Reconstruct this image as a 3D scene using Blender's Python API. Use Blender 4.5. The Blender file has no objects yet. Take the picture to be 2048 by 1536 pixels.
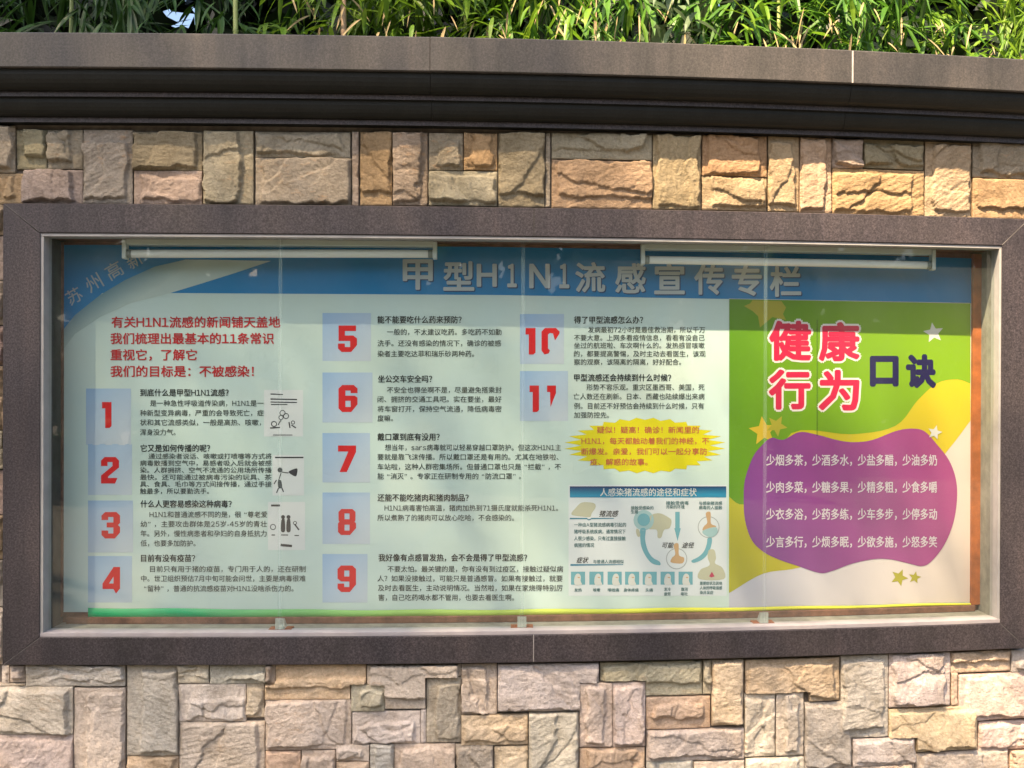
import bpy, bmesh, math, random
import numpy as np
from mathutils import Vector, Matrix, noise as mnoise
random.seed(7); RNG = np.random.RandomState(11)
SC = bpy.context.scene; COL = SC.collection

# ------------------------------------------------------------------ camera
CAM = np.array([0.0, -4.3, 1.5]); F = 2150.0; PITCH = -0.00405; ROLL = 0.00325
BA, BB, BC = 0.0667, 0.0219, 0.00149            # the wall runs in a gentle curve: y = bend(x)
cp, sp, cr, sr = math.cos(PITCH), math.sin(PITCH), math.cos(ROLL), math.sin(ROLL)
U0 = np.array([0, -sp, cp]); X0 = np.array([1.0, 0, 0]); FW = np.array([0, cp, sp])
RT = X0 * cr + U0 * sr; UP = -X0 * sr + U0 * cr
cd = bpy.data.cameras.new('camera'); cam = bpy.data.objects.new('camera', cd); COL.objects.link(cam)
m4 = Matrix.Identity(4)
for i in range(3):
    m4[i][0] = RT[i]; m4[i][1] = UP[i]; m4[i][2] = -FW[i]; m4[i][3] = CAM[i]
cam.matrix_world = m4
cd.sensor_width = 36.0; cd.lens = F / 2048 * 36.0; cd.clip_end = 500
SC.camera = cam

# ------------------------------------------------------------------ light
SUN_TO = Vector((-0.312, -0.503, 0.805)).normalized()
ELEV = math.asin(SUN_TO.z); AZ = math.atan2(SUN_TO.x, SUN_TO.y)
w = bpy.data.worlds.new('World'); SC.world = w; w.use_nodes = True
nt = w.node_tree; nt.nodes.clear()
sky = nt.nodes.new('ShaderNodeTexSky'); sky.sky_type = 'NISHITA'; sky.sun_disc = False
sky.sun_elevation = ELEV; sky.sun_rotation = AZ % (2 * math.pi)
sky.dust_density = 4.0; sky.air_density = 1.0; sky.ozone_density = 1.0
bg = nt.nodes.new('ShaderNodeBackground'); bg.inputs['Strength'].default_value = 0.075
wo = nt.nodes.new('ShaderNodeOutputWorld')
nt.links.new(sky.outputs[0], bg.inputs[0]); nt.links.new(bg.outputs[0], wo.inputs[0])
sd = bpy.data.lights.new('sun', 'SUN'); sd.energy = 5.0; sd.angle = math.radians(0.5); sd.color = (1.0, 0.76, 0.50)
sun = bpy.data.objects.new('sun', sd); COL.objects.link(sun); sun.location = (-5, -9, 15)
sun.rotation_euler = (-SUN_TO).to_track_quat('-Z', 'Y').to_euler()
SC.view_settings.view_transform = 'Standard'; SC.view_settings.look = 'None'
SC.view_settings.exposure = 2.15; SC.view_settings.gamma = 1.0; SC.view_settings.use_curve_mapping = False
SC.render.engine = 'CYCLES'

# ------------------------------------------------------------------ helpers
def bend(x):
    return BA * x + BB * x * x + BC * x ** 3

def unproj(u, v, d):
    """points of the curved wall surface (offset d in depth) seen at photo pixels u, v: flat x and z"""
    u = np.asarray(u, float); v = np.asarray(v, float)
    a = (u - 1024) / F; b = (768 - v) / F
    D = [RT[i] * a + UP[i] * b + FW[i] for i in range(3)]
    t = np.full(np.broadcast(u, v).shape, 4.3)
    for _ in range(25):
        x = CAM[0] + t * D[0]; t = (bend(x) + d - CAM[1]) / D[1]
    return CAM[0] + t * D[0], CAM[2] + t * D[2]

def px(u, v, d):
    x, z = unproj(u, v, d); return float(x), float(z)

def tag(o, label=None, cat=None, group=None, kind=None):
    if label: o['label'] = label
    if cat: o['category'] = cat
    if group: o['group'] = group
    if kind: o['kind'] = kind
    return o

def link(name, me, parent=None, loc=None):
    o = bpy.data.objects.new(name, me); COL.objects.link(o)
    if loc is not None: o.location = loc
    if parent is not None:
        o.parent = parent
        o.matrix_parent_inverse = Matrix.Translation(PW[parent.name] * -1)
    PW[o.name] = Vector(loc) if loc is not None else Vector((0, 0, 0))
    return o
PW = {}

def mesh(name, V, faces, mat, parent=None, bent=True, smooth=False, col=None):
    V = np.array(V, float).reshape(-1, 3)
    if bent: V[:, 1] += bend(V[:, 0])
    c = (V.min(0) + V.max(0)) / 2
    me = bpy.data.meshes.new(name)
    me.from_pydata((V - c).tolist(), [], faces if isinstance(faces, list) else faces.tolist())
    if mat: me.materials.append(mat)
    if smooth: me.polygons.foreach_set('use_smooth', [True] * len(me.polygons))
    me.update()
    o = link(name, me, parent, c.tolist())
    if col: o.color = (*col, 1)
    return o

def empty(name, loc):
    return link(name, None, None, loc)

def sweep(profile, x0, x1, step=0.12, closed=True):
    """profile: list of (d, z) counter-clockwise, swept along the wall; x0/x1 numbers or functions of (d,z)"""
    f0 = x0 if callable(x0) else (lambda d, z: x0)
    f1 = x1 if callable(x1) else (lambda d, z: x1)
    P = len(profile); L = max(abs(f1(*profile[0]) - f0(*profile[0])), 1e-3)
    n = max(1, int(L / step)); V = []; Fc = []
    for i in range(n + 1):
        for d, z in profile:
            a, b = f0(d, z), f1(d, z); V.append((a + (b - a) * i / n, d, z))
    for i in range(n):
        for k in range(P):
            k2 = (k + 1) % P
            Fc.append((i * P + k, i * P + k2, (i + 1) * P + k2, (i + 1) * P + k))
    Fc.append(tuple(range(P - 1, -1, -1))); Fc.append(tuple(n * P + k for k in range(P)))
    return V, Fc

def merge(*parts):
    V = []; Fc = []
    for v, f in parts:
        o = len(V); V += [tuple(p) for p in v]; Fc += [tuple(i + o for i in q) for q in f]
    return V, Fc

def rect(d0, d1, z0, z1, c=0.0):
    if c:
        return [(d0, z0 + c), (d0 + c, z0), (d1, z0), (d1, z1), (d0 + c, z1), (d0, z1 - c)]
    return [(d0, z0), (d1, z0), (d1, z1), (d0, z1)]

def boxs(x0, x1, d0, d1, z0, z1, c=0.0, step=0.12):
    return sweep(rect(d0, d1, z0, z1, c), x0, x1, step)

# ------------------------------------------------------------------ materials
def srgb(r, g, b, k=1.0):
    f = lambda c: ((c / 255 + .055) / 1.055) ** 2.4 if c / 255 > .04045 else c / 255 / 12.92
    return (f(r) * k, f(g) * k, f(b) * k)

def newmat(name):
    m = bpy.data.materials.new(name); m.use_nodes = True
    n = m.node_tree; b = n.nodes['Principled BSDF']; return m, n, b

def ramp(n, stops):
    r = n.nodes.new('ShaderNodeValToRGB'); e = r.color_ramp.elements
    while len(e) < len(stops): e.new(0.5)
    for i, (p, c) in enumerate(stops):
        e[i].position = p; e[i].color = (*c, 1) if len(c) == 3 else c
    return r

def noise_node(n, scale, detail=4, rough=.6, coord=None, vec_scale=None):
    t = n.nodes.new('ShaderNodeTexNoise'); t.inputs['Scale'].default_value = scale
    t.inputs['Detail'].default_value = detail; t.inputs['Roughness'].default_value = rough
    g = n.nodes.new('ShaderNodeNewGeometry')
    src = g.outputs['Position']
    if vec_scale:
        mp = n.nodes.new('ShaderNodeMapping'); mp.inputs['Scale'].default_value = vec_scale
        n.links.new(src, mp.inputs['Vector']); src = mp.outputs[0]
    n.links.new(src, t.inputs['Vector']); return t

def plain(name, col, rough=.6, spec=.3, metal=0.0, var=0.0, vscale=6):
    m, n, b = newmat(name); b.inputs['Roughness'].default_value = rough
    b.inputs['Specular IOR Level'].default_value = spec; b.inputs['Metallic'].default_value = metal
    b.inputs['Base Color'].default_value = (*col, 1)
    if var:
        t = noise_node(n, vscale, 5)
        r = ramp(n, [(.3, tuple(c * (1 - var) for c in col)), (.7, tuple(min(1, c * (1 + var)) for c in col))])
        n.links.new(t.outputs[0], r.inputs[0]); n.links.new(r.outputs[0], b.inputs['Base Color'])
    return m

def bump(n, b, tex_out, strength, dist):
    bm = n.nodes.new('ShaderNodeBump'); bm.inputs['Strength'].default_value = strength
    bm.inputs['Distance'].default_value = dist
    n.links.new(tex_out, bm.inputs['Height']); n.links.new(bm.outputs[0], b.inputs['Normal'])

def mixrgb(n, a, b, fac, mode='MIX'):
    x = n.nodes.new('ShaderNodeMix'); x.data_type = 'RGBA'; x.blend_type = mode
    for sock, val in ((x.inputs[6], a), (x.inputs[7], b), (x.inputs[0], fac)):
        if hasattr(val, 'links') or hasattr(val, 'is_linked'): n.links.new(val, sock)
        elif isinstance(val, tuple): sock.default_value = (*val, 1)
        else: sock.default_value = val
    return x.outputs[2]

def stone_material():
    m, n, b = newmat('split_stone'); oi = n.nodes.new('ShaderNodeObjectInfo')
    big = noise_node(n, 7, 6, .65); fine = noise_node(n, 90, 6, .7); mid = noise_node(n, 22, 5, .7, vec_scale=(1, 1, 2.4))
    r1 = ramp(n, [(.3, (.72, .70, .66)), (.55, (1, 1, 1)), (.75, (1.18, 1.15, 1.1))]); n.links.new(big.outputs[0], r1.inputs[0])
    c = mixrgb(n, oi.outputs['Color'], r1.outputs[0], 1.0, 'MULTIPLY')
    r2 = ramp(n, [(.32, (.78, .76, .74)), (.6, (1.08, 1.08, 1.08))]); n.links.new(fine.outputs[0], r2.inputs[0])
    c = mixrgb(n, c, r2.outputs[0], 1.0, 'MULTIPLY')
    # rusty and mauve mineral clouds
    r3 = ramp(n, [(.55, (0, 0, 0)), (.75, (1, 1, 1))]); n.links.new(mid.outputs[0], r3.inputs[0])
    st = noise_node(n, 3.1, 3, .5); r4 = ramp(n, [(.5, (0, 0, 0)), (.62, (.6, .6, .6))]); n.links.new(st.outputs[0], r4.inputs[0])
    f = n.nodes.new('ShaderNodeMath'); f.operation = 'MULTIPLY'; n.links.new(r3.outputs[0], f.inputs[0]); n.links.new(r4.outputs[0], f.inputs[1])
    c = mixrgb(n, c, (.46, .27, .13), f.outputs[0])
    n.links.new(c, b.inputs['Base Color']); b.inputs['Roughness'].default_value = .85
    b.inputs['Specular IOR Level'].default_value = .2
    mb = n.nodes.new('ShaderNodeMath'); mb.operation = 'ADD'
    n.links.new(mid.outputs[0], mb.inputs[0]); n.links.new(fine.outputs[0], mb.inputs[1])
    bump(n, b, mb.outputs[0], .8, .009)
    return m

def granite(name, base, speck=.35, rough=.42):
    m, n, b = newmat(name); t = noise_node(n, 130, 4, .85); g = noise_node(n, 2.3, 4, .6)
    r = ramp(n, [(.36, tuple(c * (1 - speck) for c in base)), (.5, base), (.66, tuple(c * (1 + speck * 1.5) for c in base))])
    n.links.new(t.outputs[0], r.inputs[0])
    r2 = ramp(n, [(.3, (.82, .82, .84)), (.7, (1.15, 1.1, 1.06))]); n.links.new(g.outputs[0], r2.inputs[0])
    st = noise_node(n, 5, 5, .7, vec_scale=(2.2, 2.2, .18)); r3 = ramp(n, [(.34, (.72, .74, .72)), (.55, (1, 1, 1)), (.72, (1.22, 1.17, 1.1))])
    n.links.new(st.outputs[0], r3.inputs[0]); c_ = mixrgb(n, r.outputs[0], r2.outputs[0], 1.0, 'MULTIPLY')
    n.links.new(mixrgb(n, c_, r3.outputs[0], 1.0, 'MULTIPLY'), b.inputs['Base Color'])
    rr = ramp(n, [(.3, (rough - .08,) * 3), (.7, (rough + .12,) * 3)]); n.links.new(g.outputs[0], rr.inputs[0])
    n.links.new(rr.outputs[0], b.inputs['Roughness']); b.inputs['Specular IOR Level'].default_value = .45
    if base[0] < .01: b.inputs['Specular IOR Level'].default_value = .3
    bump(n, b, t.outputs[0], .12, .001)
    return m

def leaf_material(name, c1, c2, trans):
    m, n, b = newmat(name); oi = n.nodes.new('ShaderNodeObjectInfo'); t = noise_node(n, 9, 3, .6)
    r = ramp(n, [(.35, c1), (.65, c2)]); n.links.new(t.outputs[0], r.inputs[0])
    hs = n.nodes.new('ShaderNodeHueSaturation'); mm = n.nodes.new('ShaderNodeMapRange')
    mm.inputs[3].default_value = .8; mm.inputs[4].default_value = 1.25
    n.links.new(oi.outputs['Random'], mm.inputs[0]); n.links.new(mm.outputs[0], hs.inputs['Value']); n.links.new(r.outputs[0], hs.inputs['Color'])
    n.links.new(hs.outputs[0], b.inputs['Base Color']); b.inputs['Roughness'].default_value = .45
    tr = n.nodes.new('ShaderNodeBsdfTranslucent'); n.links.new(hs.outputs[0], tr.inputs['Color'])
    mx = n.nodes.new('ShaderNodeMixShader'); mx.inputs[0].default_value = trans
    n.links.new(b.outputs[0], mx.inputs[1]); n.links.new(tr.outputs[0], mx.inputs[2])
    n.links.new(mx.outputs[0], n.nodes['Material Output'].inputs[0])
    return m

def glass_material():
    m = bpy.data.materials.new('case_glass'); m.use_nodes = True; n = m.node_tree; n.nodes.clear()
    out = n.nodes.new('ShaderNodeOutputMaterial'); tr = n.nodes.new('ShaderNodeBsdfTransparent')
    tr.inputs[0].default_value = (.91, .96, .935, 1)
    gl = n.nodes.new('ShaderNodeBsdfGlossy'); gl.inputs['Roughness'].default_value = .015
    fr = n.nodes.new('ShaderNodeLayerWeight'); fr.inputs[0].default_value = .5
    pw = n.nodes.new('ShaderNodeMath'); pw.operation = 'POWER'; pw.inputs[1].default_value = 5; n.links.new(fr.outputs['Facing'], pw.inputs[0])
    ad = n.nodes.new('ShaderNodeMath'); ad.operation = 'MULTIPLY_ADD'; ad.inputs[1].default_value = .85; ad.inputs[2].default_value = .075
    n.links.new(pw.outputs[0], ad.inputs[0])
    mx = n.nodes.new('ShaderNodeMixShader'); n.links.new(ad.outputs[0], mx.inputs[0])
    n.links.new(tr.outputs[0], mx.inputs[1]); n.links.new(gl.outputs[0], mx.inputs[2])
    df = n.nodes.new('ShaderNodeBsdfDiffuse'); df.inputs[0].default_value = (.55, .6, .56, 1)
    t = noise_node(n, 2.2, 6, .6, vec_scale=(1.0, 1, .55)); r = ramp(n, [(.38, (.012,) * 3), (.6, (.028,) * 3), (.76, (.06,) * 3)])
    n.links.new(t.outputs[0], r.inputs[0])
    m2 = n.nodes.new('ShaderNodeMixShader'); n.links.new(r.outputs[0], m2.inputs[0])
    n.links.new(mx.outputs[0], m2.inputs[1]); n.links.new(df.outputs[0], m2.inputs[2])
    n.links.new(m2.outputs[0], out.inputs[0]); return m

PK = .68
def grad_mat(name, ca, cb, direction, x0, z0, span):
    """colour gradient in wall coordinates"""
    m, n, b = newmat(name); b.inputs['Roughness'].default_value = .45; b.inputs['Specular IOR Level'].default_value = .25
    g = n.nodes.new('ShaderNodeNewGeometry'); s = n.nodes.new('ShaderNodeVectorMath'); s.operation = 'SUBTRACT'
    s.inputs[1].default_value = (x0, 0, z0); n.links.new(g.outputs['Position'], s.inputs[0])
    d = n.nodes.new('ShaderNodeVectorMath'); d.operation = 'DOT_PRODUCT'
    d.inputs[1].default_value = (direction[0] / span, 0, direction[1] / span); n.links.new(s.outputs[0], d.inputs[0])
    r = ramp(n, [(0.0, tuple(q * PK for q in ca)), (1.0, tuple(q * PK for q in cb))]); n.links.new(d.outputs['Value'], r.inputs[0])
    n.links.new(r.outputs[0], b.inputs['Base Color']); return m

M = {}
M['stone'] = stone_material()
M['mortar'] = plain('mortar', (.16, .14, .12), .95, .1, var=.3, vscale=30)
M['white_mortar'] = plain('white_mortar', (.36, .34, .32), .9, .1, var=.2, vscale=40)
M['granite'] = granite('dark_granite', (.041, .0345, .038), .7, .5)
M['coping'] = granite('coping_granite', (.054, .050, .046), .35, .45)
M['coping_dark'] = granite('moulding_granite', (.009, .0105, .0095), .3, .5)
M['mitre_grout'] = plain('grey_grout', (.13, .12, .115), .9, .1, var=.35, vscale=30)
M['trim'] = plain('pale_trim', (.30, .295, .29), .6, .35, var=.12, vscale=12)
M['plaster'] = plain('plaster', (.22, .21, .18), .9, .1, var=.28, vscale=14)
M['plaster_dark'] = plain('dark_plaster', (.055, .052, .046), .9, .1, var=.3, vscale=10)  # darkened copy of the plaster, paints the shade on the left side panel
M['wood'] = plain('sunlit_board', (.30, .085, .02), .6, .3, var=.3, vscale=18)  # board wood brightened for the sun on the right batten
M['wood_dull'] = plain('shaded_board', (.15, .07, .045), .7, .2, var=.4, vscale=20)  # darker copy of the board wood, shade put into its colour
M['glass'] = glass_material()
M['enamel'] = plain('white_enamel', (.56, .60, .58), .4, .4, var=.05)
M['tube'] = plain('tube_glass', (.80, .82, .80), .25, .5)
M['fix_dark'] = plain('holder_grey', (.22, .24, .22), .5, .3)
M['clear_plastic'] = cpm = plain('clouded_plastic', (.55, .62, .58), .3, .4)
cpm.node_tree.nodes['Principled BSDF'].inputs['Alpha'].default_value = .4
M['rust'] = plain('rusty_foot', (.25, .08, .03), .8, .2, var=.4, vscale=60)
M['soil'] = plain('soil', (.05, .038, .025), .95, .1, var=.4, vscale=20)
M['ground'] = plain('paving', (.10, .095, .085), .85, .2, var=.2, vscale=3)
M['trunk'] = plain('bark', (.12, .09, .06), .9, .1, var=.4, vscale=15)
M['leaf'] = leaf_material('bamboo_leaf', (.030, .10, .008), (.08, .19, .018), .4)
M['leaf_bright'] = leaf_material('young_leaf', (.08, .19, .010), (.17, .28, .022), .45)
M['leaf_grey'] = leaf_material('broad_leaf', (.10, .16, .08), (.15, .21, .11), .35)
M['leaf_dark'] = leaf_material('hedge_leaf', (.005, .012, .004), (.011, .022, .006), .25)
M['tree_leaf'] = leaf_material('tree_leaf', (.04, .09, .02), (.07, .13, .03), .3)
M['cane_green'] = plain('green_cane', (.24, .29, .09), .4, .4, var=.2, vscale=20)
M['cane_tan'] = plain('tan_cane', (.32, .22, .14), .5, .3, var=.2, vscale=20)
M['straw'] = plain('dry_straw', (.30, .24, .13), .8, .1, var=.3, vscale=30)

GZ = -.42                                             # ground level
# ------------------------------------------------------------------ setting: ground, planter soil
mesh('ground', [(-60, -60, GZ), (60, -60, GZ), (60, 60, GZ), (-60, 60, GZ)], [(0, 1, 2, 3)], M['ground'], bent=False)['kind'] = 'structure'
ZC = 2.803                                            # top of the coping
v, f = sweep([(.20, ZC - .07), (.40, ZC - .075), (.40, GZ - .02), (6, GZ - .02), (6, ZC - .02), (.20, ZC - .05)], -7, 7, .5)
tag(mesh('planter_soil', v, f, M['soil']), kind='structure')

# ------------------------------------------------------------------ the stone wall
DR = 0.16                                             # depth of the showcase recess
XL, XR, ZB, ZT = -1.985, 2.168, 0.379, 2.181          # outer edge of the granite surround
IL, IR, IB, IT = -1.842, 2.045, 0.489, 2.066          # inner edge
root = empty('stone_wall', (0, 0, 0))
tag(root, 'cream and grey split stone garden wall under a dark granite coping', 'wall')
WX0, WX1 = -6.0, 6.0
v, f = merge(boxs(WX0, WX1, 0.012, .39, GZ - .02, IB - .01), boxs(WX0, WX1, .012, .39, IT + .01, ZC - .08),
             boxs(WX0, IL - .01, .012, .39, IB - .01, IT + .01), boxs(IR + .01, WX1, .012, .39, IB - .01, IT + .01),
             boxs(IL - .05, IR + .05, DR + .02, DR + .06, IB - .05, IT + .05))
mesh('wall_core', v, f, M['mortar'], root)

def vnoise(X, Z, scale, seed):
    """smooth value noise on arrays"""
    x = X * scale + seed * 17.13; z = Z * scale + seed * 7.77
    xi = np.floor(x).astype(int); zi = np.floor(z).astype(int); fx = x - xi; fz = z - zi
    fx = fx * fx * (3 - 2 * fx); fz = fz * fz * (3 - 2 * fz)
    def h(a, b):
        q = (a * 374761393 + b * 668265263 + seed * 1274126177) & 0xffffffff
        q = ((q ^ (q >> 13)) * 1274126177) & 0xffffffff
        return ((q ^ (q >> 16)) & 0xffff) / 65535.0
    return (h(xi, zi) * (1 - fx) + h(xi + 1, zi) * fx) * (1 - fz) + (h(xi, zi + 1) * (1 - fx) + h(xi + 1, zi + 1) * fx) * fz

def fbm(X, Z, s, seed, o=4):
    r = 0; a = .5
    for k in range(o):
        r = r + a * vnoise(X, Z, s * 2 ** k, seed + k * 31); a *= .5
    return r

SEED = [100]
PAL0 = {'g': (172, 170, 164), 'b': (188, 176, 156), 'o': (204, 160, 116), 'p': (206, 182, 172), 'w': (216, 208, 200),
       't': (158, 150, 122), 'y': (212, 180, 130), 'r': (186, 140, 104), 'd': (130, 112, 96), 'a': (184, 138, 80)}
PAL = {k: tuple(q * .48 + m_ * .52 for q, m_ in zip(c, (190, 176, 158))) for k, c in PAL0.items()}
def stone_geo(poly, cell=.0045, relief=1.0):
    """poly: rectilinear outline [(x,z)...]. A split-face block: a gridded, chipped front and sides back to the wall."""
    SEED[0] += 1; sd_ = SEED[0]; r = random.Random(sd_)
    gx = sorted(set(round(p[0], 5) for p in poly)); gz = sorted(set(round(p[1], 5) for p in poly))
    def subd(g):
        out = []
        for a, b in zip(g[:-1], g[1:]):
            n = max(1, int(round((b - a) / cell))); out += [a + (b - a) * i / n for i in range(n)]
        return np.array(out + [g[-1]])
    xs, zs = subd(gx), subd(gz); nx, nz = len(xs), len(zs)
    cx = (xs[:-1] + xs[1:]) / 2; cz = (zs[:-1] + zs[1:]) / 2; CX, CZ = np.meshgrid(cx, cz)
    ins = np.zeros(CX.shape, bool)
    for (ax, az), (bx_, bz) in zip(poly, poly[1:] + poly[:1]):
        if abs(ax - bx_) < 1e-9:
            ins ^= (CX < ax) & (CZ > min(az, bz)) & (CZ < max(az, bz))
    X, Z = np.meshgrid(xs, zs)
    x0, x1, z0, z1 = xs[0], xs[-1], zs[0], zs[-1]; W, H = x1 - x0, z1 - z0
    low = r.uniform(.006, .014)
    # the raised face, inset from each side by its own ragged margin
    mg = [r.choice([.001, .003, r.uniform(.01, .03), r.uniform(.02, .32) * min(W, .2)]) for _ in range(4)]
    mg[2] = r.choice([.008, .014, r.uniform(.02, .05)])      # bottoms are usually chipped lower
    jag = (fbm(X, Z, 16, sd_, 4) - .47) * .055
    dist = np.minimum(np.minimum(X - x0 - mg[0], x1 - X - mg[1]), np.minimum(Z - z0 - mg[2], z1 - Z - mg[3])) + jag * .7
    step = np.clip(dist / r.choice([.002, .004, .008]), 0, 1); step = step * step * (3 - 2 * step)
    up = r.uniform(.012, .026)
    tx, tz = r.uniform(-.05, .05), r.uniform(-.06, .05)
    h = low + step * (up + (X - (x0 + x1) / 2) * tx + (Z - (z0 + z1) / 2) * tz)
    # flake scars: sharp ragged ledges that run out gradually
    for k in range(r.choice([1, 2, 2, 3])):
        an = r.uniform(0, math.tau); ox, oz = r.uniform(x0 + .2 * W, x1 - .2 * W), r.uniform(z0 + .15 * H, z1 - .15 * H)
        s = (X - ox) * math.cos(an) + (Z - oz) * math.sin(an) + (fbm(X, Z, 11, sd_ + 50 + k, 4) - .47) * .09
        dep = r.uniform(.004, .013); run = r.uniform(.03, .09)
        h = h - step * dep * np.clip(s / .003, 0, 1) * np.clip(1 - s / run, 0, 1)
    an = r.uniform(0, math.pi); st = r.uniform(1, 3)
    A = X * math.cos(an) + Z * math.sin(an); B = -X * math.sin(an) + Z * math.cos(an)
    h = h + (fbm(X, Z, 14, sd_ + 200, 4) - .47) * .014 * relief + (fbm(A * st, B / st, 60, sd_ + 300, 3) - .45) * .007 * relief
    edge = np.minimum(np.minimum(X - x0, x1 - X), np.minimum(Z - z0, z1 - Z))
    h = np.clip(h, .003, .043) - .0025 * np.clip(1 - edge / .003, 0, 1)
    jx = (RNG.rand(nz, nx) - .5) * cell * .5; jz = (RNG.rand(nz, nx) - .5) * cell * .5
    inner = edge > cell * .9
    Vf = np.stack([X + jx * inner, -h, Z + jz * inner], -1).reshape(-1, 3)
    idx = np.arange(nx * nz).reshape(nz, nx)
    q = np.stack([idx[:-1, :-1], idx[:-1, 1:], idx[1:, 1:], idx[1:, :-1]], -1)[ins]
    faces = q.tolist(); Vl = Vf.tolist()
    # side walls
    pad = np.pad(ins, 1); base = {}
    def bk(i):
        if i not in base:
            base[i] = len(Vl); p = Vl[i]; Vl.append([p[0], .013, p[2]]); top[i] = len(Vl); Vl.append(list(p))
        return base[i], top[i]
    top = {}
    jj, ii = np.nonzero(ins)
    for j, i in zip(jj.tolist(), ii.tolist()):
        a, b, c_, d_ = int(idx[j, i]), int(idx[j, i + 1]), int(idx[j + 1, i + 1]), int(idx[j + 1, i])
        for cond, (e0, e1) in ((pad[j, i + 1], (a, b)), (pad[j + 1, i + 2], (b, c_)), (pad[j + 2, i + 1], (c_, d_)), (pad[j + 1, i], (d_, a))):
            if not cond:
                b0, t0 = bk(e0); b1, t1 = bk(e1); faces.append([t1, t0, b0, b1])
    used = sorted(set(i for q_ in faces for i in q_)); mp = {o: k for k, o in enumerate(used)}
    return [Vl[i] for i in used], [[mp[i] for i in q_] for q_ in faces]

G = .0012                                             # half of the joint between stones
def stone_px(pts, colour, dd=-.02):
    """pts: rect (u0,v0,u1,v1) or outline [(u,v)...] as seen in the photograph"""
    if isinstance(pts[0], (int, float)):
        u0, v0, u1, v1 = pts; pts = [(u0, v0), (u1, v0), (u1, v1), (u0, v1)]
    # straighten: average world x / z of equal u / v values
    W = [px(u, v_, dd) for u, v_ in pts]
    xs = {}; zs = {}
    for (u, v_), (x, z) in zip(pts, W): xs.setdefault(u, []).append(x); zs.setdefault(v_, []).append(z)
    P = [(sum(xs[u]) / len(xs[u]), sum(zs[v_]) / len(zs[v_])) for u, v_ in pts]
    n = len(P); ar = sum(P[i][0] * P[(i + 1) % n][1] - P[(i + 1) % n][0] * P[i][1] for i in range(n))
    if ar < 0: P = P[::-1]
    Q = []
    for i in range(n):                                # shrink by the joint
        a, b, c = P[i - 1], P[i], P[(i + 1) % n]; x, z = b
        for s, e in ((a, b), (b, c)):
            dx, dz = e[0] - s[0], e[1] - s[1]
            if abs(dx) > abs(dz): z += G if dx > 0 else -G
            else: x += -G if dz > 0 else G
        Q.append((x, z))
    v, f = stone_geo(Q)
    rr = random.Random(SEED[0]); c = PAL[colour]; j = rr.uniform(-7, 7)
    c = tuple(max(0, min(255, q + j + rr.uniform(-4, 4))) for q in c)
    return mesh('stone', v, f, M['stone'], root, smooth=True, col=srgb(*(tuple(q * .75 + m_ * .25 for q, m_ in zip(c, (196, 190, 184))) if P[0][1] < .6 else c), 1.14 if P[0][1] < .6 else .62 if P[0][1] > 2.1 else .6))  # lower stones paler, their extra brightness standing in for light there

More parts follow.
